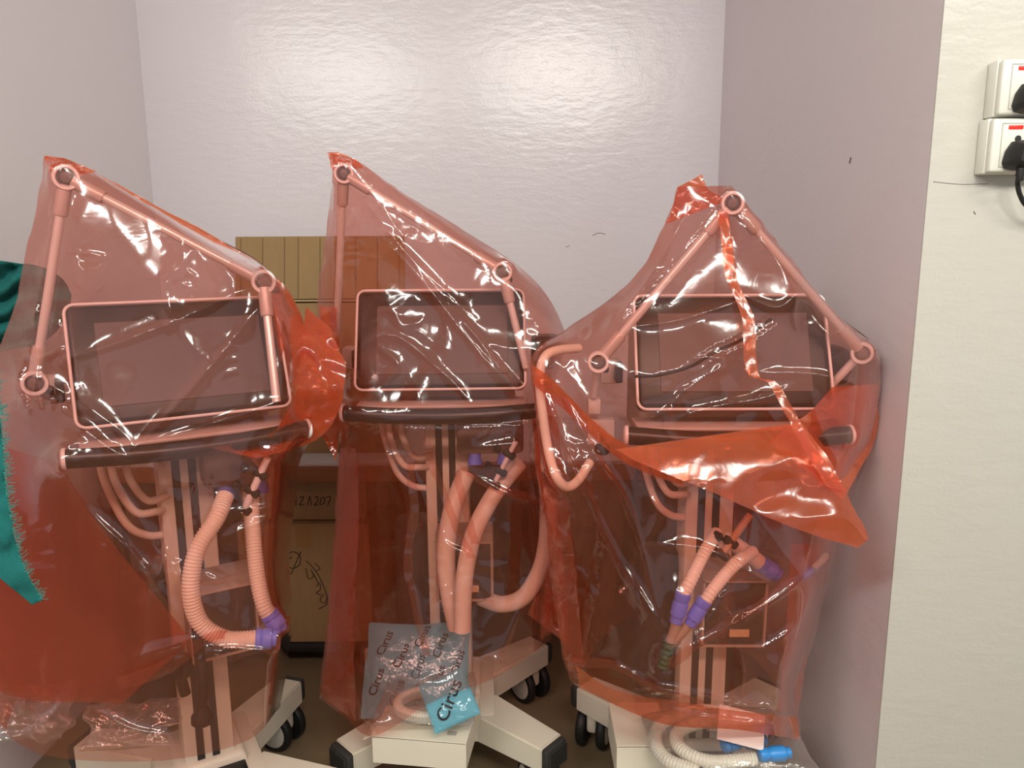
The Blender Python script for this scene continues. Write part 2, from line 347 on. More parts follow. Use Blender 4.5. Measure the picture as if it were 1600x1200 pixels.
def inv_of(o): return (Matrix.Translation(o.location) @ o.rotation_euler.to_matrix().to_4x4()).inverted()
def joint(T, p, r=0.024):
    iv = inv_of(T); p = Vector(p); q = iv @ p; face = iv.to_3x3() @ (Vector(CAM) * Vector((1, 1, 0)) + Vector((0, 0, p.z)) - p).normalized()
    M = axisM(q, face)
    j = lathe('arm_joint', [(r * 0.72, -0.018), (r * 0.86, -0.014), (r * 0.86, 0.010), (r * 0.60, 0.010)], mat('dark_joint', srgb(96, 84, 82), 0.4), T, M, 28)
    lathe('joint_ring', [(r * 0.66, 0.004), (r * 0.66, 0.013), (r * 0.74, 0.016), (r * 0.92, 0.016), (r, 0.011), (r, 0.002), (r * 0.86, 0.0)], M_RING(), j, M, 32)
    lathe('joint_knob', [(r * 0.5, 0.008), (r * 0.5, 0.013), (r * 0.38, 0.017), (r * 0.001, 0.018)], mat('grey_joint_knob', srgb(112, 104, 104), 0.35), j, M, 24)
    bm = bmesh.new(); box_bm(bm, (0.014, 0.03, 0.014), q + iv.to_3x3() @ Vector((0.016, 0.02, -0.018)), None, 0.004)
    bmobj('joint_lever', bm, M_DARK(), j)
def rod(T, a, b, s0=True, s1=True, r=0.0085):
    iv = inv_of(T); a = iv @ Vector(a); b = iv @ Vector(b); d = (b - a).normalized()
    o = lathe('arm_rod', [(r, 0), (r, (b - a).length)], M_ALU(), T, axisM(a, d), 16)
    for f, p, dd in ((s0, a, d), (s1, b, -d)):
        if f: lathe('rod_sleeve', [(r * 1.15, 0.012), (r * 1.55, 0.014), (r * 1.55, 0.066), (r * 1.4, 0.072), (r * 1.0, 0.072)], mat('satin_grey_sleeve', srgb(206, 190, 184), 0.35, metal=0.2), o, axisM(p, dd), 16)

# arms: joints stand where the photograph shows them, at the depth of each machine
a1, a2, a3, a4 = A(103, 278, 1.50), A(54, 598, 1.46), A(412, 440, 1.57), A(432, 628, 1.50)
for p in (a1, a2, a3): joint(V1, p, 0.0245)
rod(V1, a2, a1, True, True); rod(V1, a1, a3, True, True); rod(V1, a3, a4, True, False)
m1 = Matrix.Translation(V1.location) @ V1.rotation_euler.to_matrix().to_4x4()
rod(V1, a2, m1 @ Vector((-0.238, -0.05, 1.14)), True, False)
b1, b2, b3, b4 = A(537, 272, 1.83), A(785, 425, 1.80), A(526, 520, 1.93), A(822, 575, 1.78)
for p in (b1, b2): joint(V2, p, 0.0235)
rod(V2, b3, b1, False, True); rod(V2, b1, b2, True, True); rod(V2, b2, b4, True, False)
c1, c2, c3, c4, c5 = A(1145, 318, 1.52), A(935, 565, 1.56), A(1347, 551, 1.56), A(1270, 632, 1.60), A(928, 618, 1.62)
for p in (c1, c2, c3): joint(V3, p, 0.0225)
rod(V3, c2, c1, True, True); rod(V3, c1, c3, True, True); rod(V3, c3, c4, False, False); rod(V3, c2, c5, False, False)
iv3 = inv_of(V3)
q = iv3 @ A(928, 633, 1.64); st = rbox('stand_clamp', (0.028, 0.03, 0.035), q, mat('pale_clamp', None), V3, bevel=0.004)
q = iv3 @ A(938, 672, 1.66); rbox('clamp_block', (0.06, 0.04, 0.055), q, mat('pale_clamp', None), V3, bevel=0.004)
q = iv3 @ A(941, 703, 1.64); lathe('clamp_screw', [(0.004, 0.03), (0.006, 0.012), (0.014, 0.012), (0.017, 0.006), (0.017, -0.004), (0.012, -0.009), (0.001, -0.010)], M_BLACK(), V3, Matrix.Translation(q), 16)

# ------------------------------------------------------------------ breathing hoses
def hose(label, pts, r, cuffs=(), m=None, pitch=0.0065, group=None, smooth_tube=False):
    """pts and cuffs in (px, py, depth)"""
    P = [A(*p) for p in pts]
    o = bpy.data.objects.new('breathing_hose', None); COL.objects.link(o); o.location = P[0]; tag(o, label, 'hose', group)
    L = [p - P[0] for p in P]
    if smooth_tube: tube('tube', L, r, m or M_HOSE(), o, 50, 16)
    else: corrugated('tube', L, r, m or M_HOSE(), o, pitch)
    for p, q in cuffs:
        a = A(*p) - P[0]; b = A(*q) - P[0]; ln = (b - a).length
        lathe('cuff', [(r * 0.9, -0.001), (r * 1.12, 0), (r * 1.16, ln * 0.2), (r * 1.0, ln * 0.28), (r * 1.16, ln * 0.36), (r * 1.16, ln * 0.75), (r * 0.95, ln * 0.8), (r * 0.95, ln), (r * 0.7, ln)], M_BLUE(), o, axisM(a, b - a), 20)
    return o
HG = 'breathing hoses hanging under the bags'
hose('ribbed pink-white hose curving to a blue cuff low under the leftmost bag', [(352, 775, 1.52), (338, 810, 1.47), (308, 860, 1.43), (298, 920, 1.41), (312, 972, 1.41), (352, 998, 1.42), (402, 998, 1.43)], 0.0178, [((400, 998, 1.43), (432, 997, 1.44))])
hose('straighter ribbed hose with blue cuff at right side of the leftmost bag', [(392, 770, 1.60), (395, 830, 1.55), (402, 900, 1.52), (412, 945, 1.50), (424, 965, 1.50)], 0.0172, [((420, 958, 1.50), (438, 985, 1.50))])
hose('wide smooth pale hose hanging left of the pair in the middle bag', [(728, 740, 1.88), (706, 800, 1.83), (697, 870, 1.81), (703, 930, 1.80), (714, 980, 1.80)], 0.0235, smooth_tube=True)
hose('wide smooth pale hose slanting from the right of the middle bag to the lowest point', [(812, 722, 1.86), (775, 768, 1.82), (742, 830, 1.78), (726, 900, 1.755), (722, 985, 1.75)], 0.0215, smooth_tube=True)
hose('pale hose hooking round the lower right edge of the middle bag', [(845, 700, 1.93), (856, 780, 1.88), (850, 870, 1.85), (822, 928, 1.84), (786, 944, 1.86), (752, 934, 1.90)], 0.0215, smooth_tube=True)
hose('left of two ribbed hoses ending in blue cuffs in the right bag', [(1120, 832, 1.52), (1098, 868, 1.46), (1080, 905, 1.43), (1066, 932, 1.42)], 0.0135, [((1068, 926, 1.42), (1056, 972, 1.42))], pitch=0.008)
hose('right of two ribbed hoses ending in blue cuffs in the right bag', [(1176, 862, 1.52), (1148, 882, 1.46), (1118, 916, 1.43), (1100, 942, 1.42)], 0.0135, [((1102, 937, 1.42), (1078, 976, 1.42))], pitch=0.008)
hose('short pale hose with blue cuff crossing behind the two ribbed hoses', [(1130, 838, 1.60), (1165, 862, 1.58), (1196, 886, 1.58)], 0.0165, [((1188, 880, 1.58), (1216, 898, 1.58))], smooth_tube=True)
hose('thin pale hose with blue cuff at the far right of the right bag', [(1290, 868, 1.62), (1284, 876, 1.60), (1272, 888, 1.59)], 0.008, [((1278, 885, 1.60), (1244, 908, 1.585))], pitch=0.006)
hose('long thin pale tube looping down between the middle and right bags', [(905, 544, 1.60), (868, 548, 1.56), (850, 560, 1.54), (843, 592, 1.53), (847, 640, 1.52), (856, 700, 1.51), (868, 742, 1.47), (884, 760, 1.48), (902, 752, 1.50), (922, 722, 1.54)], 0.0095, smooth_tube=True)
yc = bpy.data.objects.new('patient_connector', None); COL.objects.link(yc); yc.location = A(1056, 990, 1.42); tag(yc, 'clear and green patient connector below the two blue cuffs', 'connector')
lo = lambda px, py, Y: A(px, py, Y) - yc.location
tube('branch', [lo(1058, 966, 1.42), lo(1054, 985, 1.42), lo(1046, 1006, 1.42)], 0.0105, mat('translucent_grey', srgb(170, 150, 130), 0.3), yc, 12, 14)
tube('branch', [lo(1080, 970, 1.42), lo(1066, 988, 1.42), lo(1048, 1006, 1.42)], 0.0095, mat('translucent_grey', None), yc, 12, 14)
corrugated('green_adapter', [lo(1047, 1002, 1.42), lo(1042, 1020, 1.42), lo(1036, 1042, 1.42)], 0.0135, mat('green_adapter_plastic', srgb(40, 92, 66), 0.5), yc, 0.010, 14, 0.3)

def cable(label, pts, r, name='power_cable', plug=None, m=None, cat='cable'):
    P = [A(*p) for p in pts]; o = bpy.data.objects.new(name, None); COL.objects.link(o); o.location = P[0]; tag(o, label, cat)
    tube('cord', [p - P[0] for p in P], r, m or M_BLACK(), o, 40, 10)
    if plug:
        e = P[-1] - P[0]; d = (P[-1] - P[-2]).normalized()
        lathe('plug', [(r, -0.012), (0.014, 0.0), (0.022, 0.012), (0.022, 0.026), (0.014, 0.032), (0.001, 0.033)], M_BLACK(), o, axisM(e, d), 18)
    return o
cable('black cable with plug hanging down in the leftmost bag', [(306, 960, 1.50), (310, 1010, 1.48), (316, 1060, 1.46), (316, 1104, 1.45), (316, 1110, 1.45)], 0.011, plug=True)
cable('black coiled cable bundle left of the column in the leftmost bag', [(282, 1010, 1.60), (268, 1022, 1.60), (272, 1048, 1.59), (290, 1052, 1.58), (292, 1030, 1.58), (278, 1032, 1.58), (284, 1064, 1.58), (290, 1085, 1.58)], 0.012)
cable('short black cord showing at the top left inside the right bag', [(1000, 722, 1.56), (994, 745, 1.53), (990, 770, 1.52), (998, 800, 1.53), (1003, 830, 1.55)], 0.0035)
cable('black cable drooping across the screen in the right bag', [(992, 588, 1.46), (1030, 586, 1.45), (1080, 572, 1.445), (1120, 548, 1.45), (1160, 530, 1.46), (1205, 498, 1.48)], 0.003)
cable('clear thin tube hanging from the far right cuff in the right bag', [(1246, 908, 1.58), (1254, 935, 1.57), (1246, 985, 1.56), (1222, 1040, 1.56)], 0.0022, name='sampling_tube', m=mat('translucent_grey', None), cat='tube')
def hook(label, p, q, m, r, loops):
    a, b = A(*p), A(*q); o = bpy.data.objects.new('hose_holder', None); COL.objects.link(o); o.location = a; tag(o, label, 'holder')
    tube('holder_rod', [Vector((0, 0, 0)), b - a], r, m, o, 6, 12)
    for k in loops:
        c = (b - a) * k
        bm = bmesh.new(); box_bm(bm, (0.034, 0.016, 0.018), c, Matrix.Rotation(0.6, 3, 'Y'), 0.005); bmobj('holder_clip', bm, M_BLACK(), o)
        lathe('clip_knob', [(0.007, 0), (0.010, 0.004), (0.010, 0.016), (0.001, 0.018)], M_BLACK(), o, axisM(c + Vector((-0.022, -0.006, 0.012)), (-1, -0.3, 0.6)), 14)
hook('black clips on a pale rod at upper right under the leftmost bag', (418, 715, 1.56), (380, 800, 1.56), M_RING(), 0.008, (0.3, 0.62, 0.95))
hook('black clips on a rod at the right edge of the middle bag below the handle', (806, 690, 1.80), (772, 756, 1.80), M_RING(), 0.006, (0.3, 0.7, 1.0))
hook('tan rod with black clip above the ribbed hoses in the right bag', (1172, 804, 1.52), (1128, 866, 1.50), mat('tan_rod', srgb(196, 150, 110), 0.5), 0.008, (0.7, 1.0))

def grid_obj(name, P, m, parent, loc):
    P = np.array(P); P[..., 0] = np.minimum(P[..., 0], XR - 0.004); NV, NU = P.shape[:2]; V = (P - np.array(loc)).reshape(-1, 3)
    idx = np.arange(NV * NU).reshape(NV, NU)
    Fq = np.stack([idx[:-1, :-1], idx[1:, :-1], idx[1:, 1:], idx[:-1, 1:]], -1).reshape(-1, 4)
    me = bpy.data.meshes.new(name); me.vertices.add(len(V)); me.vertices.foreach_set('co', V.ravel())
    me.loops.add(Fq.size); me.loops.foreach_set('vertex_index', Fq.ravel().astype(np.int32))
    me.polygons.add(len(Fq)); me.polygons.foreach_set('loop_start', (np.arange(len(Fq)) * 4).astype(np.int32))
    me.update(calc_edges=True); me.validate()
    return link(name, me, m, parent, 180)

def crumple(px, py, seed, size, amp, ridge=True):
    """sharp-edged random folds"""
    w1 = vnoise(px / size / 2.1, py / size / 2.1, seed + 5) * size * 0.8
    w2 = vnoise(px / size / 2.3 + 9, py / size / 2.3, seed + 6) * size * 0.8
    n = vnoise((px + w1) / size, (py + w2) / size, seed)
    if ridge: n = 1 - 2 * np.abs(n)
    return n * amp

# ------------------------------------------------------------------ table and cartons behind
def card(): return mat('brown_corrugated_card', srgb(150, 122, 82), 0.8, noise=0.10, nscale=14, bump=0.15, bscale=40, stretch=(6, 1, 0.6))
tb = empty('counter', (-0.295, 2.675, 0), 0, 'long counter with pale top and brown wooden edge, extended across the alcove to darken it behind the bags', 'counter')  # full-width run is a guess, added to darken the space behind the bags
rbox('counter_top', (2.06, 0.61, 0.012), (0, 0, 0.749), mat('pale_grey_laminate', srgb(190, 186, 184), 0.4), tb, bevel=0.001)
rbox('wood_edging', (2.07, 0.62, 0.052), (0, 0, 0.717), mat('brown_wood', srgb(132, 84, 46), 0.5, noise=0.25, nscale=9, stretch=(0.6, 6, 6)), tb, bevel=0.003)
rbox('added_shade_panel', (2.04, 0.02, 0.66), (0, 0.27, 0.36), mat('dark_brown_shade_fill', srgb(62, 42, 30), 0.6, noise=0.2, nscale=6, stretch=(0.6, 6, 6)), tb, bevel=0.002)  # added dark board, its colour stands in for shade under the counter
rbox('lower_shelf', (0.62, 0.50, 0.03), (-0.42, -0.01, 0.085), mat('black_shelf', srgb(26, 22, 20), 0.6), tb, bevel=0.003)
for x in (-1.0, -0.70, -0.13, 1.0):
    for y in (-0.27, 0.24): rbox('leg', (0.035, 0.035, 0.69), (x, y, 0.346), mat('dark_leg', srgb(40, 34, 30), 0.5), tb, bevel=0.004)

def carton(name, loc, size, rz, label, flaps=False):
    T = empty(name, loc, rz, label, 'box'); w, d, h = size; t = 0.005
    for nm, s, l in (('panel', (w, t, h), (0, -d / 2 + t / 2, h / 2)), ('panel', (w, t, h), (0, d / 2 - t / 2, h / 2)), ('panel', (t, d - 2 * t, h), (-w / 2 + t / 2, 0, h / 2)), ('panel', (t, d - 2 * t, h), (w / 2 - t / 2, 0, h / 2)), ('panel', (w - 2 * t, d - 2 * t, t), (0, 0, t / 2))):
        rbox(nm, s, l, card(), T, bevel=0.0008, seg=1)
    if not flaps:
        for s in (-1, 1): rbox('top_flap', (w, d / 2 - 0.001, t), (0, s * d / 4, h + t / 2), card(), T, bevel=0.0008, seg=1)
        rbox('packing_tape', (w * 0.98, 0.05, 0.0006), (0, 0, h + t + 0.0004), mat('brown_tape', srgb(150, 112, 66), 0.3), T, bevel=0)
        rbox('packing_tape', (0.05, 0.0006, h * 0.18), (0, -d / 2 - 0.0004, h - h * 0.09), mat('brown_tape', None), T, bevel=0)
    return T
def strokes(T, name, lines, Y, w=0.0014):
    """marker writing on the front of a carton; lines in (px, py)"""
    iv = inv_of(T); V = []; Fc = []
    for pts in lines:
        P = np.array([tuple(iv @ A(x, y, Y)) for x, y in pts]); P = spline(P, max(8, 5 * len(P)))
        v, f = tube_geo(P, w, 5); o = len(V); V += [(a[0], a[1] * 1.0, a[2]) for a in v]; Fc += [tuple(i + o for i in q) for q in f]
    P = np.array(V); mid = P[:, 1].mean(); P[:, 1] = mid + (P[:, 1] - mid) * 0.15
    pyobj(name, P, Fc, mat('black_marker', srgb(34, 26, 20), 0.7), T)
CY = 2.43
lc = carton('carton', (-0.70, CY + 0.2, 0.101), (0.44, 0.40, 0.42), 0, 'large brown carton with black handwriting under the table, between left and middle bags')
strokes(lc, 'handwriting', [[(446, 874), (456, 862), (468, 868), (468, 882), (456, 888), (448, 878), (456, 870)], [(470, 862), (462, 880), (455, 896), (450, 894)],
    [(478, 876), (490, 888), (502, 908), (512, 940), (498, 952)], [(478, 888), (482, 904), (490, 900), (486, 890), (498, 912)], [(492, 880), (500, 888), (494, 892)], [(494, 916), (500, 912), (500, 922), (494, 926), (502, 930)], [(506, 928), (500, 938), (508, 942), (510, 934)]], CY - 0.0012)
uc = carton('carton', (-0.70, CY + 0.215, 0.530), (0.42, 0.37, 0.145), 0, 'flat brown carton in shadow just under the table top, on the large carton')
strokes(uc, 'handwriting', [[(452, 778), (458, 776), (456, 790)], [(463, 776), (462, 790)], [(468, 778), (474, 776), (472, 782), (468, 789), (476, 788)], [(480, 790), (484, 776), (486, 790)], [(491, 778), (496, 776), (496, 783), (491, 789), (497, 789)], [(502, 778), (500, 788), (506, 786), (507, 778), (502, 778)], [(510, 776), (516, 777), (512, 790)]], CY + 0.029)
oc = carton('open_carton', (-0.70, 2.66, 0.7552), (0.62, 0.36, 0.50), 0, 'open brown carton on the table with its rear flap raised against the wall', flaps=True)
bm = bmesh.new(); box_bm(bm, (0.62, 0.005, 0.23), (0, 0.19, 0.60), Matrix.Rotation(math.radians(-12), 3, 'X')); fl = bmobj('raised_flap', bm, card(), oc)
for k in range(9): rbox('flap_crease', (0.0025, 0.002, 0.22), (-0.29 + 0.07 * k + 0.01 * ((k * 7) % 3), 0.19 - 0.0035, 0.60), mat('card_crease', srgb(112, 90, 60), 0.8), fl, Matrix.Rotation(math.radians(-12), 3, 'X'), bevel=0)
rbox('front_flap', (0.62, 0.16, 0.005), (0, -0.11, 0.497), mat('pale_card_inside', srgb(176, 152, 112), 0.8), oc, Matrix.Rotation(math.radians(-8), 3, 'X'), bevel=0)

# ------------------------------------------------------------------ teal cloths
def cloth_sheet(name, Aa, Bb, label, amp, seed, fringe=None, n=90, w=40, waves=5):
    a = resample(spline(Aa, 80), n)[0]; b = resample(spline(Bb, 80), n)[0]; t = np.linspace(0, 1, w)[None, :, None]
    G = a[:, None] * (1 - t) + b[:, None] * t; px, py, D = G[..., 0], G[..., 1], G[..., 2]
    D = D - amp * np.sin(waves * np.pi * (px * 0.3 + py) / 120 + 2.0 * vnoise(px / 40, py / 40, seed)) - crumple(px, py, seed + 2, 16, amp * 0.4, False)
    P = at(px, py, D); T = bpy.data.objects.new(name, None); COL.objects.link(T); T.location = P[n // 2, w // 2]; tag(T, label, 'cloth')
    tm = mat('teal_cotton', srgb(4, 98, 94), 0.9, noise=0.18, nscale=30, bump=0.4, bscale=260)
    o = grid_obj('fabric', P, tm, T, T.location)
    so = o.modifiers.new('thickness', 'SOLIDIFY'); so.thickness = 0.003
    if fringe:
        V = []; Fc = []; r = random.Random(seed)
        for k in range(fringe):
            i = r.randrange(1, n - 1); p0 = P[i, -1] - np.array(T.location); d = P[i, -1] - P[i, -4]; d = d / (np.linalg.norm(d) + 1e-9)
            L = r.uniform(0.004, 0.014); q = p0 + (d + np.array([r.uniform(-.6, .6), r.uniform(-.4, .3), r.uniform(-.8, .5)])) * L
            mid = (p0 + q) / 2 + np.array([0, 0, -0.002]); v, f = tube_geo(spline([p0, mid, q], 4), 0.0005, 3); o_ = len(V); V += v; Fc += [tuple(x + o_ for x in g) for g in f]
        fo = pyobj('frayed_threads', V, Fc, mat('pale_teal_thread', srgb(60, 150, 140), 0.9), T); fo['kind'] = 'stuff'
    return T
cloth_sheet('teal_cloth', [(-80, 400, 1.86), (-30, 404, 1.86), (20, 410, 1.86), (70, 420, 1.88), (98, 436, 1.90), (112, 462, 1.92)], [(-80, 560, 1.90), (-30, 556, 1.90), (20, 545, 1.90), (56, 540, 1.90), (86, 520, 1.91), (108, 482, 1.92)], 'bundled dark teal cloth at the left edge, partly behind the leftmost bag', 0.022, 5, None, waves=6)
cloth_sheet('teal_cloth', [(-70, 560, 1.30), (-70, 680, 1.28), (-60, 800, 1.26), (-20, 882, 1.24), (50, 945, 1.23)], [(-14, 560, 1.30), (0, 660, 1.28), (8, 760, 1.26), (30, 870, 1.24), (64, 938, 1.23)], 'frayed teal cloth hanging in front of the leftmost bag', 0.006, 8, 420, waves=3)

# ------------------------------------------------------------------ packages at the feet
def pouch_geo(C, ex, ey, w, h, th, seed, nu=40, nv=40, crum=0.006):
    """pillow shaped packet: returns top grid, bottom grid and the height function"""
    C = np.array(C); ex = np.array(ex) / np.linalg.norm(ex); ey = np.array(ey) / np.linalg.norm(ey); nz = np.cross(ex, ey)
    u, v = np.meshgrid(np.linspace(-1, 1, nu), np.linspace(-1, 1, nv))
    def H(u, v): return th * np.clip((1 - u ** 4) * (1 - v ** 4), 0, 1) ** 0.6 + crumple(u * 60, v * 60, seed, 22, crum, False) * (1 - u ** 2) * (1 - v ** 2)
    def S(u, v, s, e=0.0):
        k = crum / 0.006 * 0.035; wu = vnoise(u * 2.2 + seed, v * 2.2, seed + 3); wv = vnoise(u * 2.2, v * 2.2 + seed, seed + 4)
        u2, v2 = u + k * wu, v + k * wv; return C + ex * (u2 * w / 2)[..., None] + ey * (v2 * h / 2)[..., None] + nz * (s * H(u, v) + e)[..., None]
    return S, u, v
def pouch(name, C, ex, ey, w, h, th, m, seed, label, cat, crum=0.006, group=None):
    S_, u, v = pouch_geo(C, ex, ey, w, h, th, seed, crum=crum); T = bpy.data.objects.new(name, None); COL.objects.link(T); T.location = C; tag(T, label, cat, group)
    grid_obj('upper_film', S_(u, v, 1), m, T, C); grid_obj('lower_film', S_(u, v, -0.3), m, T, C)
    return T, S_
def lettering(T, S_, text, u0, v0, ang, size, m, w, h, C, e=0.0012):
    cu = bpy.data.curves.new('lettering', 'FONT'); cu.body = text; cu.size = size; cu.align_x = 'CENTER'; cu.align_y = 'CENTER'; cu.resolution_u = 3; cu.offset = size * 0.012
    o = bpy.data.objects.new('tmp', cu); COL.objects.link(o); dg = bpy.context.evaluated_depsgraph_get(); me = bpy.data.meshes.new_from_object(o.evaluated_get(dg))
    bpy.data.objects.remove(o); P = np.array([tuple(x.co) for x in me.vertices]); a = math.radians(ang)
    X = P[:, 0] * math.cos(a) - P[:, 1] * math.sin(a); Y = P[:, 0] * math.sin(a) + P[:, 1] * math.cos(a)
    uu = np.clip(u0 + X / (w / 2), -1, 1); vv = np.clip(v0 + Y / (h / 2), -1, 1); Q = S_(uu, vv, 1, e) - np.array(C)
    me.vertices.foreach_set('co', Q.ravel()); me.update(); return link('lettering', me, m, T)

# white box across the base of the middle ventilator
def white_box(name, corners_px, z0, h, depth, label, tuck):
    a = AZ(*corners_px[0], z0 + h); b = AZ(*corners_px[1], z0 + h); ex = (b - a); w = ex.length; ex.normalize(); ey = Vector((-ex.y, ex.x, 0)); rz = math.atan2(ex.y, ex.x)
    c = (a + b) / 2 + ey * depth / 2; T = empty(name, (c.x, c.y, z0), rz, label, 'box'); wm = mat('white_card', srgb(222, 216, 196), 0.6, noise=0.03)
    t = 0.003
    for nm, s, l in (('panel', (w, t, h), (0, -depth / 2 + t / 2, h / 2)), ('panel', (w, t, h), (0, depth / 2 - t / 2, h / 2)), ('panel', (t, depth - 2 * t, h), (-w / 2 + t / 2, 0, h / 2)), ('panel', (t, depth - 2 * t, h), (w / 2 - t / 2, 0, h / 2)), ('panel', (w - 2 * t, depth - 2 * t, t), (0, 0, t / 2))):
        rbox(nm, s, l, wm, T, bevel=0.0006, seg=1)
    rbox('lid', (w + 0.001, depth, t), (0, 0, h + t / 2 + 0.0015), wm, T, bevel=0.0006, seg=1)
    rbox('lid_gap', (w - 0.004, 0.001, 0.0016), (0, -depth / 2 + 0.001, h + 0.0008), mat('dark_gap', srgb(70, 64, 56), 0.9), T, bevel=0)
    if tuck:
        bm = bmesh.new(); box_bm(bm, (0.03, 0.04, 0.002), (-w / 2 - 0.012, -depth / 2 + 0.03, h - 0.008), Matrix.Rotation(-0.5, 3, 'Y')); bmobj('tuck_flap', bm, wm, T)
    return T
wb = white_box('white_box', ((581, 1152), (728, 1164)), 0.212, 0.068, 0.20, 'flat white cardboard box lying across the base of the middle ventilator', True)
rbox('print_mark', (0.022, 0.016, 0.0004), (0.075, -0.068, 0.0732), mat('grey_print', srgb(170, 164, 150), 0.7), wb, bevel=0)
wc = Vector(wb.location)
# coil of ribbed tubing in a clear bag, blue pouch leaning on the column
co = bpy.data.objects.new('coiled_hose', None); COL.objects.link(co); co.location = wc + Vector((0.0, -0.005, 0.098)); tag(co, 'coiled clear ribbed hose in the clear packet on the white box', 'hose')
corrugated('tube', [(0.075 * math.cos(a), 0.055 * math.sin(a) + 0.0, 0.006 * a / 6.28) for a in np.linspace(0, 4 * math.pi, 26)], 0.0125, mat('clear_ribbed_tube', srgb(232, 226, 208), 0.35), co, 0.006)
C = tuple(wc + Vector((0.0, 0.0, 0.118)))
pouch('clear_packet', C, (1, 0.0, 0), (0, 1, 0.02), 0.235, 0.215, 0.016, CLEAR, 61, 'crinkled clear plastic packet on the white box', 'packet', 0.006)
BLUE = film('blue_printed_film', (0.62, 0.86, 0.92, 1), (0.30, 0.72, 0.85, 1), 0.55, gloss_rough=0.12, bump=0.3)
pc = A(652, 1046, 1.84); ey = Vector((0.04, 0.62, 0.80)); ex = Vector((1, -0.04, 0.0)); ey = (ey - ex.normalized() * ey.dot(ex.normalized())).normalized()
PW, PH = 0.27, 0.235
bp, SS = pouch('printed_pouch', tuple(pc), tuple(ex), tuple(ey), PW, PH, 0.018, BLUE, 71, 'pale blue plastic pouch printed with repeated black Cirus lettering, in the middle bag', 'packet', 0.006)
ink = mat('black_ink', srgb(20, 22, 26), 0.6)
for k, (uu, vv) in enumerate(((-0.72, -0.30), (-0.35, -0.52), (-0.30, 0.25), (0.02, -0.74), (0.02, 0.02), (0.08, 0.70), (0.40, -0.18), (0.44, 0.50), (0.52, -0.80), (-0.66, 0.55), (0.80, 0.15), (0.78, -0.42))):
    lettering(bp, SS, 'Cirus', uu, vv, 72, 0.030, ink, PW, PH, tuple(pc))
lettering(bp, SS, 'R', 0.66, -0.66, 64, 0.008, ink, PW, PH, tuple(pc))
# front corner of the same kind of pouch hanging over the box in plain view
pc2 = A(702, 1094, 1.655); ey2 = Vector((0.06, 0.50, 0.86)).normalized(); ex2 = Vector((1, 0.10, -0.06)); ex2 = (ex2 - ey2 * ex2.dot(ey2)).normalized()
bp2, SS2 = pouch('printed_pouch', tuple(pc2), tuple((ex2 + ey2 * 0.5).normalized()), tuple((ey2 - ex2 * 0.5).normalized()), 0.112, 0.112, 0.012, BLUE, 75, 'bright blue pouch corner with bold Cirus print showing below the middle bag', 'packet', 0.004)
lettering(bp2, SS2, 'Cirus', 0.0, 0.0, 46, 0.044, ink, 0.112, 0.112, tuple(pc2))

# white box, ribbed hoses in a clear bag on the right base
wb3 = white_box('white_box', ((964, 1168), (1048, 1168)), 0.212, 0.085, 0.17, 'plain white cardboard box under the hem of the right bag', False)
w3 = Vector(wb3.location)
zt = 0.212 + 0.085 + 0.006
for k, (pts, lab) in enumerate((
    ([(1180, 1128), (1130, 1112), (1080, 1112), (1036, 1128), (1024, 1156), (1040, 1186), (1090, 1206)], 'outer clear ribbed hose looped in the clear bag on the right white box'),
    ([(1200, 1144), (1140, 1128), (1090, 1130), (1058, 1146), (1066, 1172), (1110, 1190), (1180, 1186)], 'inner clear ribbed hose looped in the clear bag on the right white box'))):
    P = [AZ(x, y, zt + 0.02 + 0.012 * k) for x, y in pts]; o = bpy.data.objects.new('ribbed_hose', None); COL.objects.link(o); o.location = P[0]; tag(o, lab, 'hose')
    corrugated('tube', [p - P[0] for p in P], 0.0155, mat('clear_ribbed_tube', None), o, 0.007)
bl = mat('bright_blue_connector', srgb(46, 140, 214), 0.4)
for k, (p, q, lab) in enumerate((((1130, 1166), (1158, 1158), 'left blue hose connector in the clear bag by the right wall'), ((1164, 1160), (1196, 1156), 'middle blue hose connector in the clear bag by the right wall'), ((1186, 1180), (1234, 1176), 'largest blue hose connector in the clear bag by the right wall'))):
    a, b = AZ(*p, zt + 0.045), AZ(*q, zt + 0.045); L = (b - a).length
    lathe_o = lathe('hose_connector', [(0.010, 0), (0.014, 0.001), (0.016, L * 0.2), (0.013, L * 0.3), (0.0165, L * 0.4), (0.0165, L * 0.8), (0.012, L * 0.85), (0.012, L)], bl, None, axisM((0, 0, 0), b - a), 20); lathe_o.location = a; tag(lathe_o, lab, 'connector')
C3 = tuple(AZ(1136, 1164, zt + 0.02)); pouch('clear_packet', C3, (1, 0.02, 0), (0, 1, 0.05), 0.345, 0.22, 0.046, CLEAR, 81, 'crinkled clear bag of ribbed hoses below the right red bag', 'packet', 0.010)
pl = AZ(1158, 1136, zt + 0.09); bm = bmesh.new(); box_bm(bm, (0.10, 0.0006, 0.075), (0, 0, 0), Matrix.Rotation(math.radians(-48), 3, 'X') @ Matrix.Rotation(0.25, 3, 'Y')); lb = bmobj('paper_slip', bm, mat('white_paper', srgb(232, 220, 212), 0.8), None); lb.location = pl; tag(lb, 'white paper slip half under the hem of the right bag', 'paper')
# crumpled clear packaging at the foot of the leftmost bag
for k, (x, y, Y, w, h, lab) in enumerate(((52, 1112, 1.56, 0.17, 0.12, 'crumpled clear plastic at the bottom left inside the leftmost bag'), (205, 1132, 1.54, 0.19, 0.10, 'crumpled clear plastic low in front inside the leftmost bag'))):
    pouch('clear_packet', tuple(A(x, y, Y)), (1, 0.15, 0), (0, 0.55, 0.8), w, h, 0.03, CLEAR, 91 + 4 * k, lab, 'packet', 0.03)

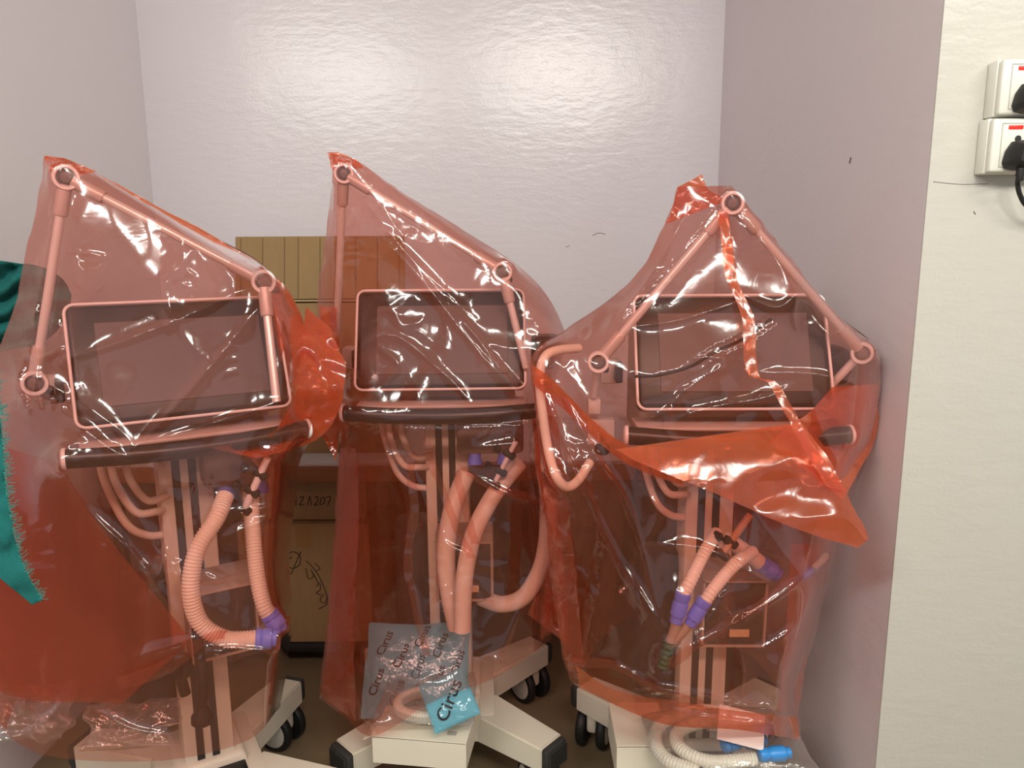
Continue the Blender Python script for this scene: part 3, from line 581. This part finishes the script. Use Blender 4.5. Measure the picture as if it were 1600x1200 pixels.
# ------------------------------------------------------------------ switched sockets on the right wall
def socket(pxl, pyt, pyb, label, plug_px, plug_py, cordpts):
    YS = YF - 0.045; h = (A(pxl, pyt, YS).z - A(pxl, pyb, YS).z); x0 = A(pxl, (pyt + pyb) / 2, YS).x; zc = A(pxl, (pyt + pyb) / 2, YS).z; w = 0.16
    T = empty('wall_socket', (x0 + w / 2, YF, zc), 0, label, 'socket', 'switched sockets on the right wall')
    ws = mat('white_socket_plastic', srgb(226, 226, 214), 0.35)
    rbox('back_box', (w, 0.030, h), (0, -0.015, 0), ws, T, bevel=0.004)
    fp = rbox('face_plate', (w - 0.004, 0.016, h - 0.004), (0, -0.037, 0), ws, T, bevel=0.005, seg=3)
    bm = bmesh.new()
    iw, ih = w - 0.036, h - 0.022
    for sx, sz, x, z in ((iw, 0.0012, 0, ih / 2), (iw, 0.0012, 0, -ih / 2), (0.0012, ih, -iw / 2, 0), (0.0012, ih, iw / 2, 0)): box_bm(bm, (sx, 0.001, sz), (x, -0.0455, z))
    bmobj('plate_groove', bm, mat('grey_groove', srgb(180, 180, 166), 0.6), fp)
    em = bpy.data.materials.get('red_neon') or mat('red_neon', srgb(230, 30, 20), 0.3); p = em.node_tree.nodes['Principled BSDF']; p.inputs['Emission Color'].default_value = srgb(255, 40, 25); p.inputs['Emission Strength'].default_value = 0.8
    rbox('neon_lamp', (0.026, 0.003, 0.007), (-w / 2 + 0.032 + 0.010, -0.0455, h / 2 - 0.018), em, fp, bevel=0.001)
    lathe('pin_hole', [(0.006, 0), (0.001, 0.0003)], M_BLACK(), fp, axisM((-w / 2 + 0.048, -0.0455, h / 2 - 0.038), (0, -1, 0)), 14)
    pp = Vector((A(plug_px, plug_py, YF - 0.06).x - (x0 + w / 2), 0, A(plug_px, plug_py, YF - 0.06).z - zc))
    PT = empty('power_plug', (x0 + w / 2 + pp.x, YF - 0.047, zc + pp.z), 0, 'black plug in the ' + ('lower' if cordpts else 'upper') + ' wall socket', 'plug')
    bm = bmesh.new(); vs = []
    prof = [(0, 0.026), (0.012, 0.024), (0.022, 0.008), (0.026, -0.012), (0.022, -0.022), (0.008, -0.026), (-0.008, -0.026), (-0.022, -0.022), (-0.026, -0.012), (-0.022, 0.008), (-0.012, 0.024)]
    for d, s in ((0, 1.0), (-0.012, 1.0), (-0.028, 0.72), (-0.036, 0.55)): vs.append([bm.verts.new((x * s, d, z * s)) for x, z in prof])
    for i in range(3):
        for k in range(len(prof)): bm.faces.new((vs[i][k], vs[i][(k + 1) % len(prof)], vs[i + 1][(k + 1) % len(prof)], vs[i + 1][k]))
    bm.faces.new(vs[0][::-1]); bm.faces.new(vs[-1]); bmobj('plug_body', bm, M_BLACK(), PT, 30)
    if cordpts:
        lathe('strain_relief', [(0.0065, 0), (0.0075, 0.004), (0.0062, 0.008), (0.0075, 0.012), (0.006, 0.016), (0.0068, 0.020), (0.005, 0.024)], M_BLACK(), PT, axisM((0, -0.014, -0.022), (0.05, 0, -1)), 14)
        tube('cord', [Vector((0.001, -0.014, -0.04))] + [A(x, y, Y) - PT.location for x, y, Y in cordpts], 0.0042, M_BLACK(), PT, 40, 12)
    return T
socket(1563, 90, 181, 'upper white switched socket on the right wall', 1612, 152, None)
socket(1548, 183, 271, 'lower white switched socket with glowing red neon on the right wall', 1596, 242, [(1590, 285, YF - 0.05), (1594, 305, YF - 0.045), (1608, 325, YF - 0.04), (1650, 345, YF - 0.03), (1700, 360, YF - 0.02)])
# ------------------------------------------------------------------ red plastic bags
def tri_samples(objs, step=0.006):
    out = []
    dg = None
    for o in objs:
        if o.type != 'MESH': continue
        me = o.data; n = len(me.vertices); v = np.empty(n * 3); me.vertices.foreach_get('co', v); v = v.reshape(-1, 3)
        M = np.array(WORLD(o)); v = v @ M[:3, :3].T + M[:3, 3]
        me.calc_loop_triangles(); t = np.empty(len(me.loop_triangles) * 3, int); me.loop_triangles.foreach_get('vertices', t); t = t.reshape(-1, 3)
        a, b, c = v[t[:, 0]], v[t[:, 1]], v[t[:, 2]]
        L = np.maximum(np.linalg.norm(b - a, axis=1), np.maximum(np.linalg.norm(c - b, axis=1), np.linalg.norm(a - c, axis=1)))
        k = np.minimum(np.ceil(L / step).astype(int), 120)
        for kk in np.unique(k):
            s = k == kk
            if kk <= 1: out.append((a[s] + b[s] + c[s]) / 3); out.append(a[s]); continue
            for i in range(kk + 1):
                for j in range(kk + 1 - i):
                    if kk > 40 and (i + j) % 2: continue
                    out.append(a[s] * (i / kk) + b[s] * (j / kk) + c[s] * ((kk - i - j) / kk))
    return np.vstack(out)
def WORLD(o):
    M = Matrix.Translation(o.location) @ o.rotation_euler.to_matrix().to_4x4()
    return WORLD(o.parent) @ M if o.parent else M
def subtree(o):
    r = [o]
    for c in children(o): r += subtree(c)
    return r

CELL = 3
GW, GH, GX, GY = 620, 460, -130, -40
def depth_map(objs, front=True, zmin=None):
    P = tri_samples(objs)
    if zmin is not None: P = P[P[:, 2] > zmin]
    px, py = proj(P); i = ((px - GX) / CELL).astype(int); j = ((py - GY) / CELL).astype(int)
    ok = (i >= 0) & (i < GW) & (j >= 0) & (j < GH)
    D = np.full((GH, GW), 9.0 if front else -9.0); (np.minimum if front else np.maximum).at(D, (j[ok], i[ok]), P[ok, 1])
    E = D.copy(); f = np.minimum if front else np.maximum
    for dy in (-1, 0, 1):
        for dx in (-1, 0, 1): E = f(E, np.roll(np.roll(D, dy, 0), dx, 1))
    return E
def sample_map(D, px, py):
    i = np.clip(((px - GX) / CELL).astype(int), 0, GW - 1); j = np.clip(((py - GY) / CELL).astype(int), 0, GH - 1); return D[j, i]

def membrane(D0, obs, fixed, sign, its=260):
    """taut sheet: Laplace with obstacle; sign=+1 keeps the sheet in front (depth <= obs)"""
    NV, NU = D0.shape
    levels = [8, 4, 2, 1]; D = None
    for s in levels:
        d0 = D0[::s, ::s]; fx = fixed[::s, ::s]; nv, nu = d0.shape
        ob = np.full((nv, nu), 9.0 * sign)
        for a in range(s):
            for b in range(s):
                sub = obs[a::s, b::s]; h, w = min(nv, sub.shape[0]), min(nu, sub.shape[1])
                ob[:h, :w] = (np.minimum if sign > 0 else np.maximum)(ob[:h, :w], sub[:h, :w])
        if D is None: D = d0.copy()
        else:
            yi = np.linspace(0, D.shape[0] - 1, nv); xi = np.linspace(0, D.shape[1] - 1, nu)
            tmp = np.stack([np.interp(xi, np.arange(D.shape[1]), r) for r in D]); D = np.stack([np.interp(yi, np.arange(D.shape[0]), c) for c in tmp.T], 1)
        for k in range(its if s > 1 else its // 2):
            Pd = np.pad(D, 1, mode='edge')
            N = 0.25 * (Pd[:-2, 1:-1] + Pd[2:, 1:-1] + Pd[1:-1, :-2] + Pd[1:-1, 2:])
            D = np.minimum(N, ob) if sign > 0 else np.maximum(N, ob)
            D = np.where(fx, d0, D)
    return D

def polydist(px, py, pts):
    P = spline([(a, b, 0) for a, b in pts], 24)[:, :2]; best = np.full(px.shape, 1e9); tt = np.zeros(px.shape); n = len(P) - 1
    for k in range(n):
        a, b = P[k], P[k + 1]; d = b - a; l2 = d @ d + 1e-9
        t = np.clip(((px - a[0]) * d[0] + (py - a[1]) * d[1]) / l2, 0, 1)
        q = np.hypot(px - a[0] - t * d[0], py - a[1] - t * d[1]); m = q < best
        best[m] = q[m]; tt[m] = ((k + t) / n)[m]
    return best, tt

def bag(label, Lp, Rp, Bp, machine, extra, seed, ridges, back_bulge, NU=170, NV=300, folds=(), wr=1.0, zcut=0.30):
    T = bpy.data.objects.new('plastic_bag', None); COL.objects.link(T); tag(T, label, 'bag', 'red plastic bags over the ventilators'); T.location = machine.location
    L = resample(spline(Lp, 120), NV)[0]; R = resample(spline(Rp, 120), NV)[0]; B = resample(spline(Bp, 90), NU)[0]
    u = np.linspace(0, 1, NU)[None, :]; v = np.linspace(0, 1, NV)[:, None]
    G = L[:, None, :] * (1 - u[..., None]) + R[:, None, :] * u[..., None]
    corr = B - (L[-1] * (1 - u[0][:, None]) + R[-1] * u[0][:, None])
    G = G + (v ** 2.2)[..., None] * corr[None]
    px, py, D0 = G[..., 0], G[..., 1], G[..., 2]
    jit = crumple(px, py, seed + 40, 26, 2.2, False) * np.exp(-np.minimum(u, 1 - u) * 40); px = px + jit
    objs = [o for o in subtree(machine)] + extra
    obs = sample_map(depth_map(objs), px, py) - 0.006
    fixed = np.zeros((NV, NU), bool); fixed[:, 0] = fixed[:, -1] = True; fixed[0] = True
    D = membrane(np.minimum(D0, 9), obs, fixed, 1)
    edge = np.clip(np.minimum(u, 1 - u) * 9, 0, 1) * np.clip(v * 12, 0, 1)
    base = D.copy(); free = np.clip((obs - base) / 0.02, 0.25, 1)
    # long soft folds, crossing wrinkles, then the creases that catch the light
    fl = np.zeros_like(D)
    patch = np.clip(vnoise(px / 70, py / 70, seed + 13) * 1.8 - 0.45, 0, 1)
    fl += crumple(px * 1.0 + py * 0.55, py * 0.22, seed, 70, 0.010 * wr, False)
    fl += crumple(px * 0.8 - py * 0.5, py * 0.30 + px * 0.2, seed + 1, 60, 0.0060 * wr)
    fl += crumple(px, py, seed + 2, 20, 0.0042 * wr) * patch
    low = np.clip((v - 0.42) / 0.25, 0, 1)
    fl += crumple(px + py * 0.10, py * 0.10, seed + 4, 36, 0.011 * wr, False) * low
    D = D - (fl * free + 0.002) * edge
    for pts, amp, wid in ridges:
        d, t = polydist(px, py, pts); D = D - 1.25 * amp * np.exp(-d / wid) * np.sin(np.pi * np.clip(t, 0.03, 0.97)) ** 0.5 * np.clip(edge * 3, 0, 1)
    D = np.minimum(D, obs + 0.003)
    D[:, 0] = D0[:, 0]; D[:, -1] = D0[:, -1]
    P = at(px, py, D); grid_obj('front_sheet', P, RED, T, T.location)
    hem = P[-1] + np.array([0, -0.0006, 0])
    # back sheet: same seam, own hem
    s = 2; pb, qb, Db0 = px[::s, ::s].copy(), py[::s, ::s].copy(), D0[::s, ::s].copy()
    ob2 = sample_map(depth_map(objs, False, zcut), pb, qb) + 0.012
    ob2[ob2 < 0] = -9
    fx2 = fixed[::s, ::s].copy(); fx2[:, -1] = True
    us = u[0][::s]; prof = np.sin(np.pi * us) ** 0.5
    Db0[-1] = Db0[-1] + back_bulge * prof
    Pb0 = at(pb, qb, Db0)
    Db = membrane(Db0, ob2, fx2, -1, 300)
    # keep the rear hem at the height of the front hem
    fpx, fpy = proj(np.stack([P[-1, ::s, 0], Db[-1], P[-1, ::s, 2] + 0.015], -1))
    vs = v[::s]; qb = qb + (vs ** 1.5) * (fpy - qb[-1])[None, :]; pb = pb + (vs ** 1.5) * (fpx - pb[-1])[None, :] * prof[None]
    e2 = edge[::s, ::s]
    Db = Db + (np.abs(crumple(pb, qb * 0.5, seed + 9, 40, 0.010, False)) + np.abs(crumple(pb, qb, seed + 10, 18, 0.003))) * e2
    grid_obj('back_sheet', at(pb, qb, Db), RED, T, T.location)
    for nm, Aa, Bb, amp, sz, layers in folds:
        fold(nm, T, Aa, Bb, amp, sz, seed + 20, layers)
    return T

def fold(name, T, Aa, Bb, amp=0.006, size=22, seed=0, layers=1, n=90, w=28):
    fm = RED if name in ('overlap_fold', 'pleat') else GATHERED
    """a folded-over strip of film between two lines of (px, py, depth)"""
    a = resample(spline(Aa, 80), n)[0]; b = resample(spline(Bb, 80), n)[0]; t = np.linspace(0, 1, w)[None, :, None]
    for k in range(layers):
        G = a[:, None] * (1 - t) + b[:, None] * t; px, py, D = G[..., 0], G[..., 1], G[..., 2] + 0.009 * k
        D = D - crumple(px + 31 * k, py, seed + 3 * k, size, amp, False) - crumple(px, py + 17 * k, seed + 1 + 3 * k, size * 0.7, amp * 0.35)
        px = px + crumple(px, py, seed + 70 + k, 20, 2.0, False) * (2 * abs(t[..., 0] - 0.5)) ** 3
        grid_obj(name, at(px, py, D), fm, T, T.location)

hoses = [o for o in bpy.data.objects if o.parent and o.parent.name != 'clear_packet.001' and o.parent.name.startswith(('breathing_hose', 'patient_connector', 'power_cable', 'hose_holder', 'printed_pouch', 'clear_packet', 'white_box'))]
def near(lo, hi): return [o for o in hoses if lo <= proj(np.array(WORLD(o).translation))[0] < hi]

B1 = bag('red plastic bag over the leftmost ventilator, reaching the left edge of the picture',
    [(68, 243, 1.50), (62, 300, 1.50), (42, 390, 1.50), (22, 480, 1.50), (-2, 545, 1.50), (-40, 640, 1.50), (-75, 780, 1.48), (-85, 930, 1.48), (-60, 1060, 1.46), (10, 1150, 1.44)],
    [(128, 258, 1.52), (190, 292, 1.55), (255, 328, 1.59), (335, 372, 1.64), (398, 405, 1.68), (442, 446, 1.72), (470, 490, 1.74), (484, 540, 1.76), (492, 600, 1.78), (486, 680, 1.80), (468, 718, 1.80), (461, 780, 1.79), (453, 860, 1.78), (455, 940, 1.77), (455, 1000, 1.76), (448, 1050, 1.74), (437, 1105, 1.72)],
    [(10, 1150, 1.44), (70, 1180, 1.40), (180, 1190, 1.38), (290, 1184, 1.42), (390, 1155, 1.52), (437, 1105, 1.72)],
    V1, near(0, 470), 3,
    [([(212, 700), (270, 640), (340, 560), (418, 462)], 0.016, 7), ([(110, 560), (200, 530), (300, 490), (400, 443)], 0.010, 8), ([(95, 640), (170, 700), (210, 720)], 0.008, 6),
     ([(205, 700), (300, 672), (400, 640), (452, 620)], 0.008, 6), ([(95, 720), (140, 800), (220, 880), (290, 980)], 0.014, 9), ([(255, 485), (265, 500), (262, 520)], 0.008, 5),
     ([(40, 545), (60, 560), (100, 545)], 0.010, 5), ([(20, 560), (45, 640), (60, 560)], 0.010, 6), ([(165, 855), (240, 900), (260, 860), (270, 800)], 0.012, 7), ([(350, 840), (440, 800)], 0.010, 6), ([(345, 800), (445, 790)], 0.010, 6), ([(300, 1050), (340, 1015), (440, 1020)], 0.012, 7),
     ([(30, 1150), (80, 1120), (120, 1060)], 0.014, 8), ([(150, 1110), (210, 1140), (270, 1150)], 0.014, 8), ([(200, 1030), (330, 990)], 0.012, 8)],
    0.20, folds=(('overlap_fold', [(92, 722, 1.40), (122, 770, 1.40), (165, 835, 1.40), (230, 915, 1.40), (300, 1000, 1.40)], [(-30, 690, 1.44), (-50, 820, 1.44), (-55, 960, 1.43), (0, 1080, 1.42), (190, 1100, 1.40)], 0.0030, 90, 3),
      ('pleat', [(180, 1060, 1.39), (260, 1030, 1.39), (340, 985, 1.4), (440, 1010, 1.6)], [(190, 1080, 1.39), (270, 1050, 1.39), (345, 998, 1.4), (440, 1030, 1.6)], 0.003, 30, 1),
      ('pleat', [(380, 700, 1.5), (420, 760, 1.58), (428, 860, 1.62), (430, 1000, 1.62), (420, 1100, 1.62)], [(440, 690, 1.6), (455, 760, 1.74), (448, 860, 1.74), (450, 1000, 1.72), (434, 1105, 1.68)], 0.006, 30, 2),
      ('edge_fold', [(150, 270, 1.515), (255, 333, 1.56), (335, 382, 1.60), (412, 440, 1.625), (430, 520, 1.63), (440, 600, 1.63)], [(180, 286, 1.53), (262, 331, 1.57), (340, 373, 1.61), (444, 447, 1.66), (480, 530, 1.70), (500, 600, 1.70)], 0.004, 24, 2),
      ('gathered_fold', [(478, 480, 1.72), (470, 540, 1.66), (468, 600, 1.60), (455, 630, 1.57), (420, 680, 1.53), (330, 700, 1.47)], [(516, 512, 1.72), (530, 548, 1.70), (540, 575, 1.68), (530, 640, 1.66), (490, 690, 1.62), (400, 716, 1.50)], 0.014, 42, 3),
      ('top_ear', [(68, 243, 1.50), (75, 262, 1.50), (88, 282, 1.495)], [(100, 247, 1.50), (125, 257, 1.51), (150, 268, 1.51)], 0.003, 14, 2)))

B2 = bag('red plastic bag over the middle ventilator, between the two other red bags',
    [(516, 238, 1.84), (520, 280, 1.86), (514, 340, 1.90), (505, 400, 1.92), (495, 470, 1.93), (498, 540, 1.92), (520, 600, 1.86), (530, 650, 1.84), (528, 740, 1.86), (520, 860, 1.86), (511, 980, 1.84), (502, 1060, 1.82), (500, 1092, 1.80)],
    [(556, 250, 1.84), (620, 294, 1.84), (705, 348, 1.84), (790, 402, 1.84), (836, 440, 1.86), (872, 492, 1.88), (884, 540, 1.90), (868, 600, 1.88), (848, 640, 1.86), (850, 720, 1.90), (862, 800, 1.92), (868, 880, 1.92), (862, 950, 1.90), (860, 1000, 1.88)],
    [(500, 1092, 1.80), (535, 1118, 1.74), (575, 1150, 1.68), (618, 1134, 1.66), (655, 1108, 1.66), (700, 1086, 1.68), (780, 1056, 1.76), (860, 1000, 1.88)],
    V2, near(600, 868), 23,
    [([(598, 372), (660, 440), (740, 540), (828, 640)], 0.012, 7), ([(560, 300), (640, 400), (745, 500)], 0.008, 10), ([(700, 470), (770, 560), (832, 645)], 0.014, 5), ([(570, 540), (620, 525), (700, 590), (735, 630)], 0.012, 6), ([(595, 545), (622, 570), (600, 600)], 0.010, 5),
     ([(693, 330), (695, 460), (700, 600)], 0.004, 4), ([(660, 1000), (640, 880), (640, 780), (600, 700)], 0.014, 7), ([(640, 720), (690, 840), (740, 870)], 0.012, 8), ([(555, 710), (640, 712)], 0.010, 6), ([(720, 730), (790, 770), (850, 785)], 0.010, 7), ([(560, 860), (630, 850)], 0.008, 6),
     ([(540, 1040), (560, 1090), (575, 1140)], 0.010, 8), ([(760, 1060), (800, 980), (830, 900)], 0.010, 8), ([(740, 700), (830, 690)], 0.010, 7)],
    0.16, folds=(('pleat', [(633.5, 715, 1.7), (639.5, 800, 1.7), (631.5, 880, 1.69), (645.5, 960, 1.68), (661.5, 1025, 1.67)], [(646.5, 715, 1.7), (652.5, 800, 1.7), (644.5, 880, 1.69), (658.5, 960, 1.68), (674.5, 1025, 1.67)], 0.003, 30, 1),
      ('pleat', [(657.5, 690, 1.7), (683.5, 765, 1.7), (709.5, 830, 1.7), (731.5, 872, 1.7)], [(670.5, 690, 1.7), (696.5, 765, 1.7), (722.5, 830, 1.7), (744.5, 872, 1.7)], 0.003, 30, 1),
      ('pleat', [(705.5, 735, 1.7), (721.5, 800, 1.7), (737.5, 850, 1.7)], [(718.5, 735, 1.7), (734.5, 800, 1.7), (750.5, 850, 1.7)], 0.003, 30, 1),
      ('pleat', [(716, 722, 1.7), (770, 755, 1.71), (852, 776, 1.8)], [(718, 734, 1.7), (772, 768, 1.71), (852, 792, 1.8)], 0.003, 30, 1),
      ('overlap_fold', [(532, 700, 1.8), (528, 800, 1.82), (520, 900, 1.82), (512, 1000, 1.8), (505, 1090, 1.78)], [(556, 700, 1.74), (560, 800, 1.75), (556, 900, 1.74), (552, 1000, 1.73), (556, 1128, 1.7)], 0.005, 36, 2),
      ('top_ear', [(512, 238, 1.84), (518, 262, 1.84), (530, 268, 1.83)], [(528, 238, 1.84), (556, 250, 1.84), (568, 262, 1.83)], 0.003, 14, 2),
      ('side_fold', [(830, 640, 1.82), (838, 720, 1.84), (850, 800, 1.86), (845, 900, 1.88), (825, 960, 1.88)], [(862, 650, 1.84), (866, 720, 1.86), (872, 800, 1.87), (882, 900, 1.88), (890, 1010, 1.88)], 0.012, 24, 2),
      ('side_fold', [(500, 480, 1.90), (505, 560, 1.86), (515, 620, 1.84), (490, 660, 1.82)], [(525, 480, 1.88), (530, 560, 1.84), (532, 640, 1.83), (526, 720, 1.83)], 0.008, 20, 2)))

B3 = bag('red plastic bag over the rightmost ventilator, with a folded flap at its right',
    [(1060, 292, 1.53), (1046, 330, 1.54), (1020, 388, 1.56), (998, 425, 1.58), (950, 470, 1.60), (890, 512, 1.60), (846, 540, 1.56), (828, 572, 1.54), (836, 650, 1.54), (848, 750, 1.56), (856, 850, 1.58), (868, 960, 1.58), (886, 1048, 1.58), (900, 1072, 1.58)],
    [(1142, 290, 1.53), (1168, 318, 1.54), (1212, 372, 1.55), (1244, 410, 1.56), (1268, 446, 1.57), (1318, 500, 1.59), (1362, 536, 1.60), (1382, 580, 1.62), (1380, 640, 1.64), (1366, 700, 1.66), (1335, 770, 1.68), (1308, 850, 1.68), (1290, 930, 1.68), (1268, 1010, 1.66), (1248, 1080, 1.64), (1250, 1156, 1.60)],
    [(900, 1072, 1.58), (940, 1092, 1.52), (985, 1112, 1.48), (1050, 1134, 1.46), (1150, 1140, 1.46), (1215, 1150, 1.50), (1250, 1156, 1.60)],
    V3, near(868, 1330), 43,
    [([(845, 600), (900, 730), (960, 860), (1035, 980)], 0.016, 5), ([(872, 600), (935, 720), (985, 800), (1035, 975)], 0.014, 5), ([(1155, 470), (1060, 500), (985, 510)], 0.010, 7), ([(1262, 440), (1215, 480), (1150, 455)], 0.010, 6), ([(1250, 440), (1240, 490), (1245, 520)], 0.008, 5), ([(1120, 585), (1125, 560), (1080, 560)], 0.010, 5),
     ([(1050, 660), (1100, 640), (1200, 620), (1240, 600)], 0.014, 7), ([(1180, 582), (1270, 585), (1345, 600)], 0.012, 5), ([(1060, 690), (1040, 670), (1060, 620), (1150, 560)], 0.012, 6), ([(1010, 850), (1030, 800), (1015, 775)], 0.010, 5), ([(1035, 850), (1110, 860), (1200, 912)], 0.012, 7),
     ([(1150, 1000), (1160, 1050), (1155, 1100)], 0.012, 4), ([(1040, 1030), (1120, 990), (1220, 930), (1300, 860)], 0.012, 7), ([(965, 1085), (1050, 1080), (1150, 1100), (1240, 1120)], 0.014, 7), ([(1035, 1105), (1100, 1120), (1220, 1135)], 0.012, 5), ([(890, 1040), (960, 1040), (1020, 1070), (1080, 1090)], 0.012, 7), ([(1180, 1020), (1240, 980), (1270, 920)], 0.010, 6), ([(1075, 330), (1010, 440), (930, 540)], 0.008, 8)],
    0.14, folds=(('pleat', [(1300, 830, 1.64), (1196, 930, 1.42), (1120, 975, 1.4), (1042, 1032, 1.4)], [(1302, 850, 1.64), (1200, 945, 1.42), (1125, 990, 1.4), (1050, 1046, 1.4)], 0.003, 30, 1),
      ('overlap_fold', [(1235, 850, 1.52), (1232, 930, 1.52), (1225, 1010, 1.5), (1215, 1110, 1.48)], [(1302, 850, 1.66), (1285, 930, 1.66), (1264, 1010, 1.64), (1246, 1120, 1.6)], 0.006, 36, 2),
      ('pleat', [(880, 1030, 1.54), (960, 1032, 1.47), (1020, 1068, 1.44), (1100, 1095, 1.43)], [(884, 1046, 1.54), (960, 1046, 1.47), (1022, 1082, 1.44), (1100, 1108, 1.43)], 0.003, 30, 1),
      ('overlap_fold', [(846, 600, 1.53), (856, 760, 1.55), (866, 900, 1.56), (880, 1030, 1.56)], [(862, 600, 1.52), (885, 760, 1.52), (900, 900, 1.52), (912, 1040, 1.53)], 0.006, 36, 2),
      
      ('seam_band', [(1122, 332, 1.505), (1130, 400, 1.475), (1137, 440, 1.46), (1160, 500, 1.43), (1166, 580, 1.40), (1200, 600, 1.39), (1240, 670, 1.36), (1290, 760, 1.34)], [(1136, 330, 1.505), (1146, 400, 1.475), (1152, 440, 1.46), (1178, 500, 1.43), (1186, 588, 1.40), (1215, 600, 1.39), (1262, 680, 1.36), (1325, 770, 1.34)], 0.003, 20, 2),
      ('folded_flap', [(1250, 660, 1.42), (1290, 710, 1.38), (1325, 775, 1.345), (1345, 815, 1.34), (1358, 842, 1.34)], [(962, 702, 1.40), (1010, 728, 1.37), (1120, 772, 1.35), (1240, 825, 1.335), (1340, 856, 1.335)], 0.010, 90, 2),
      ('side_gather', [(1300, 605, 1.50), (1270, 640, 1.46), (1240, 660, 1.43), (1200, 690, 1.40)], [(1372, 600, 1.58), (1370, 680, 1.60), (1345, 730, 1.56), (1318, 780, 1.48)], 0.014, 34, 2),
      ('hem_fold', [(900, 1040, 1.52), (960, 1078, 1.47), (1060, 1096, 1.44), (1160, 1112, 1.44), (1246, 1120, 1.52)], [(905, 1074, 1.53), (985, 1112, 1.47), (1050, 1134, 1.45), (1150, 1140, 1.45), (1250, 1156, 1.56)], 0.004, 26, 1),
      ('top_ear', [(1060, 292, 1.53), (1050, 330, 1.54), (1040, 350, 1.54)], [(1098, 272, 1.53), (1106, 296, 1.53), (1140, 312, 1.52)], 0.006, 18, 2),
      ('side_fold', [(832, 570, 1.50), (870, 600, 1.49), (930, 660, 1.46), (985, 700, 1.43), (1060, 740, 1.40)], [(832, 600, 1.51), (880, 640, 1.50), (945, 700, 1.47), (1000, 735, 1.44), (1070, 760, 1.40)], 0.006, 26, 2)))

bpy.context.view_layer.update()
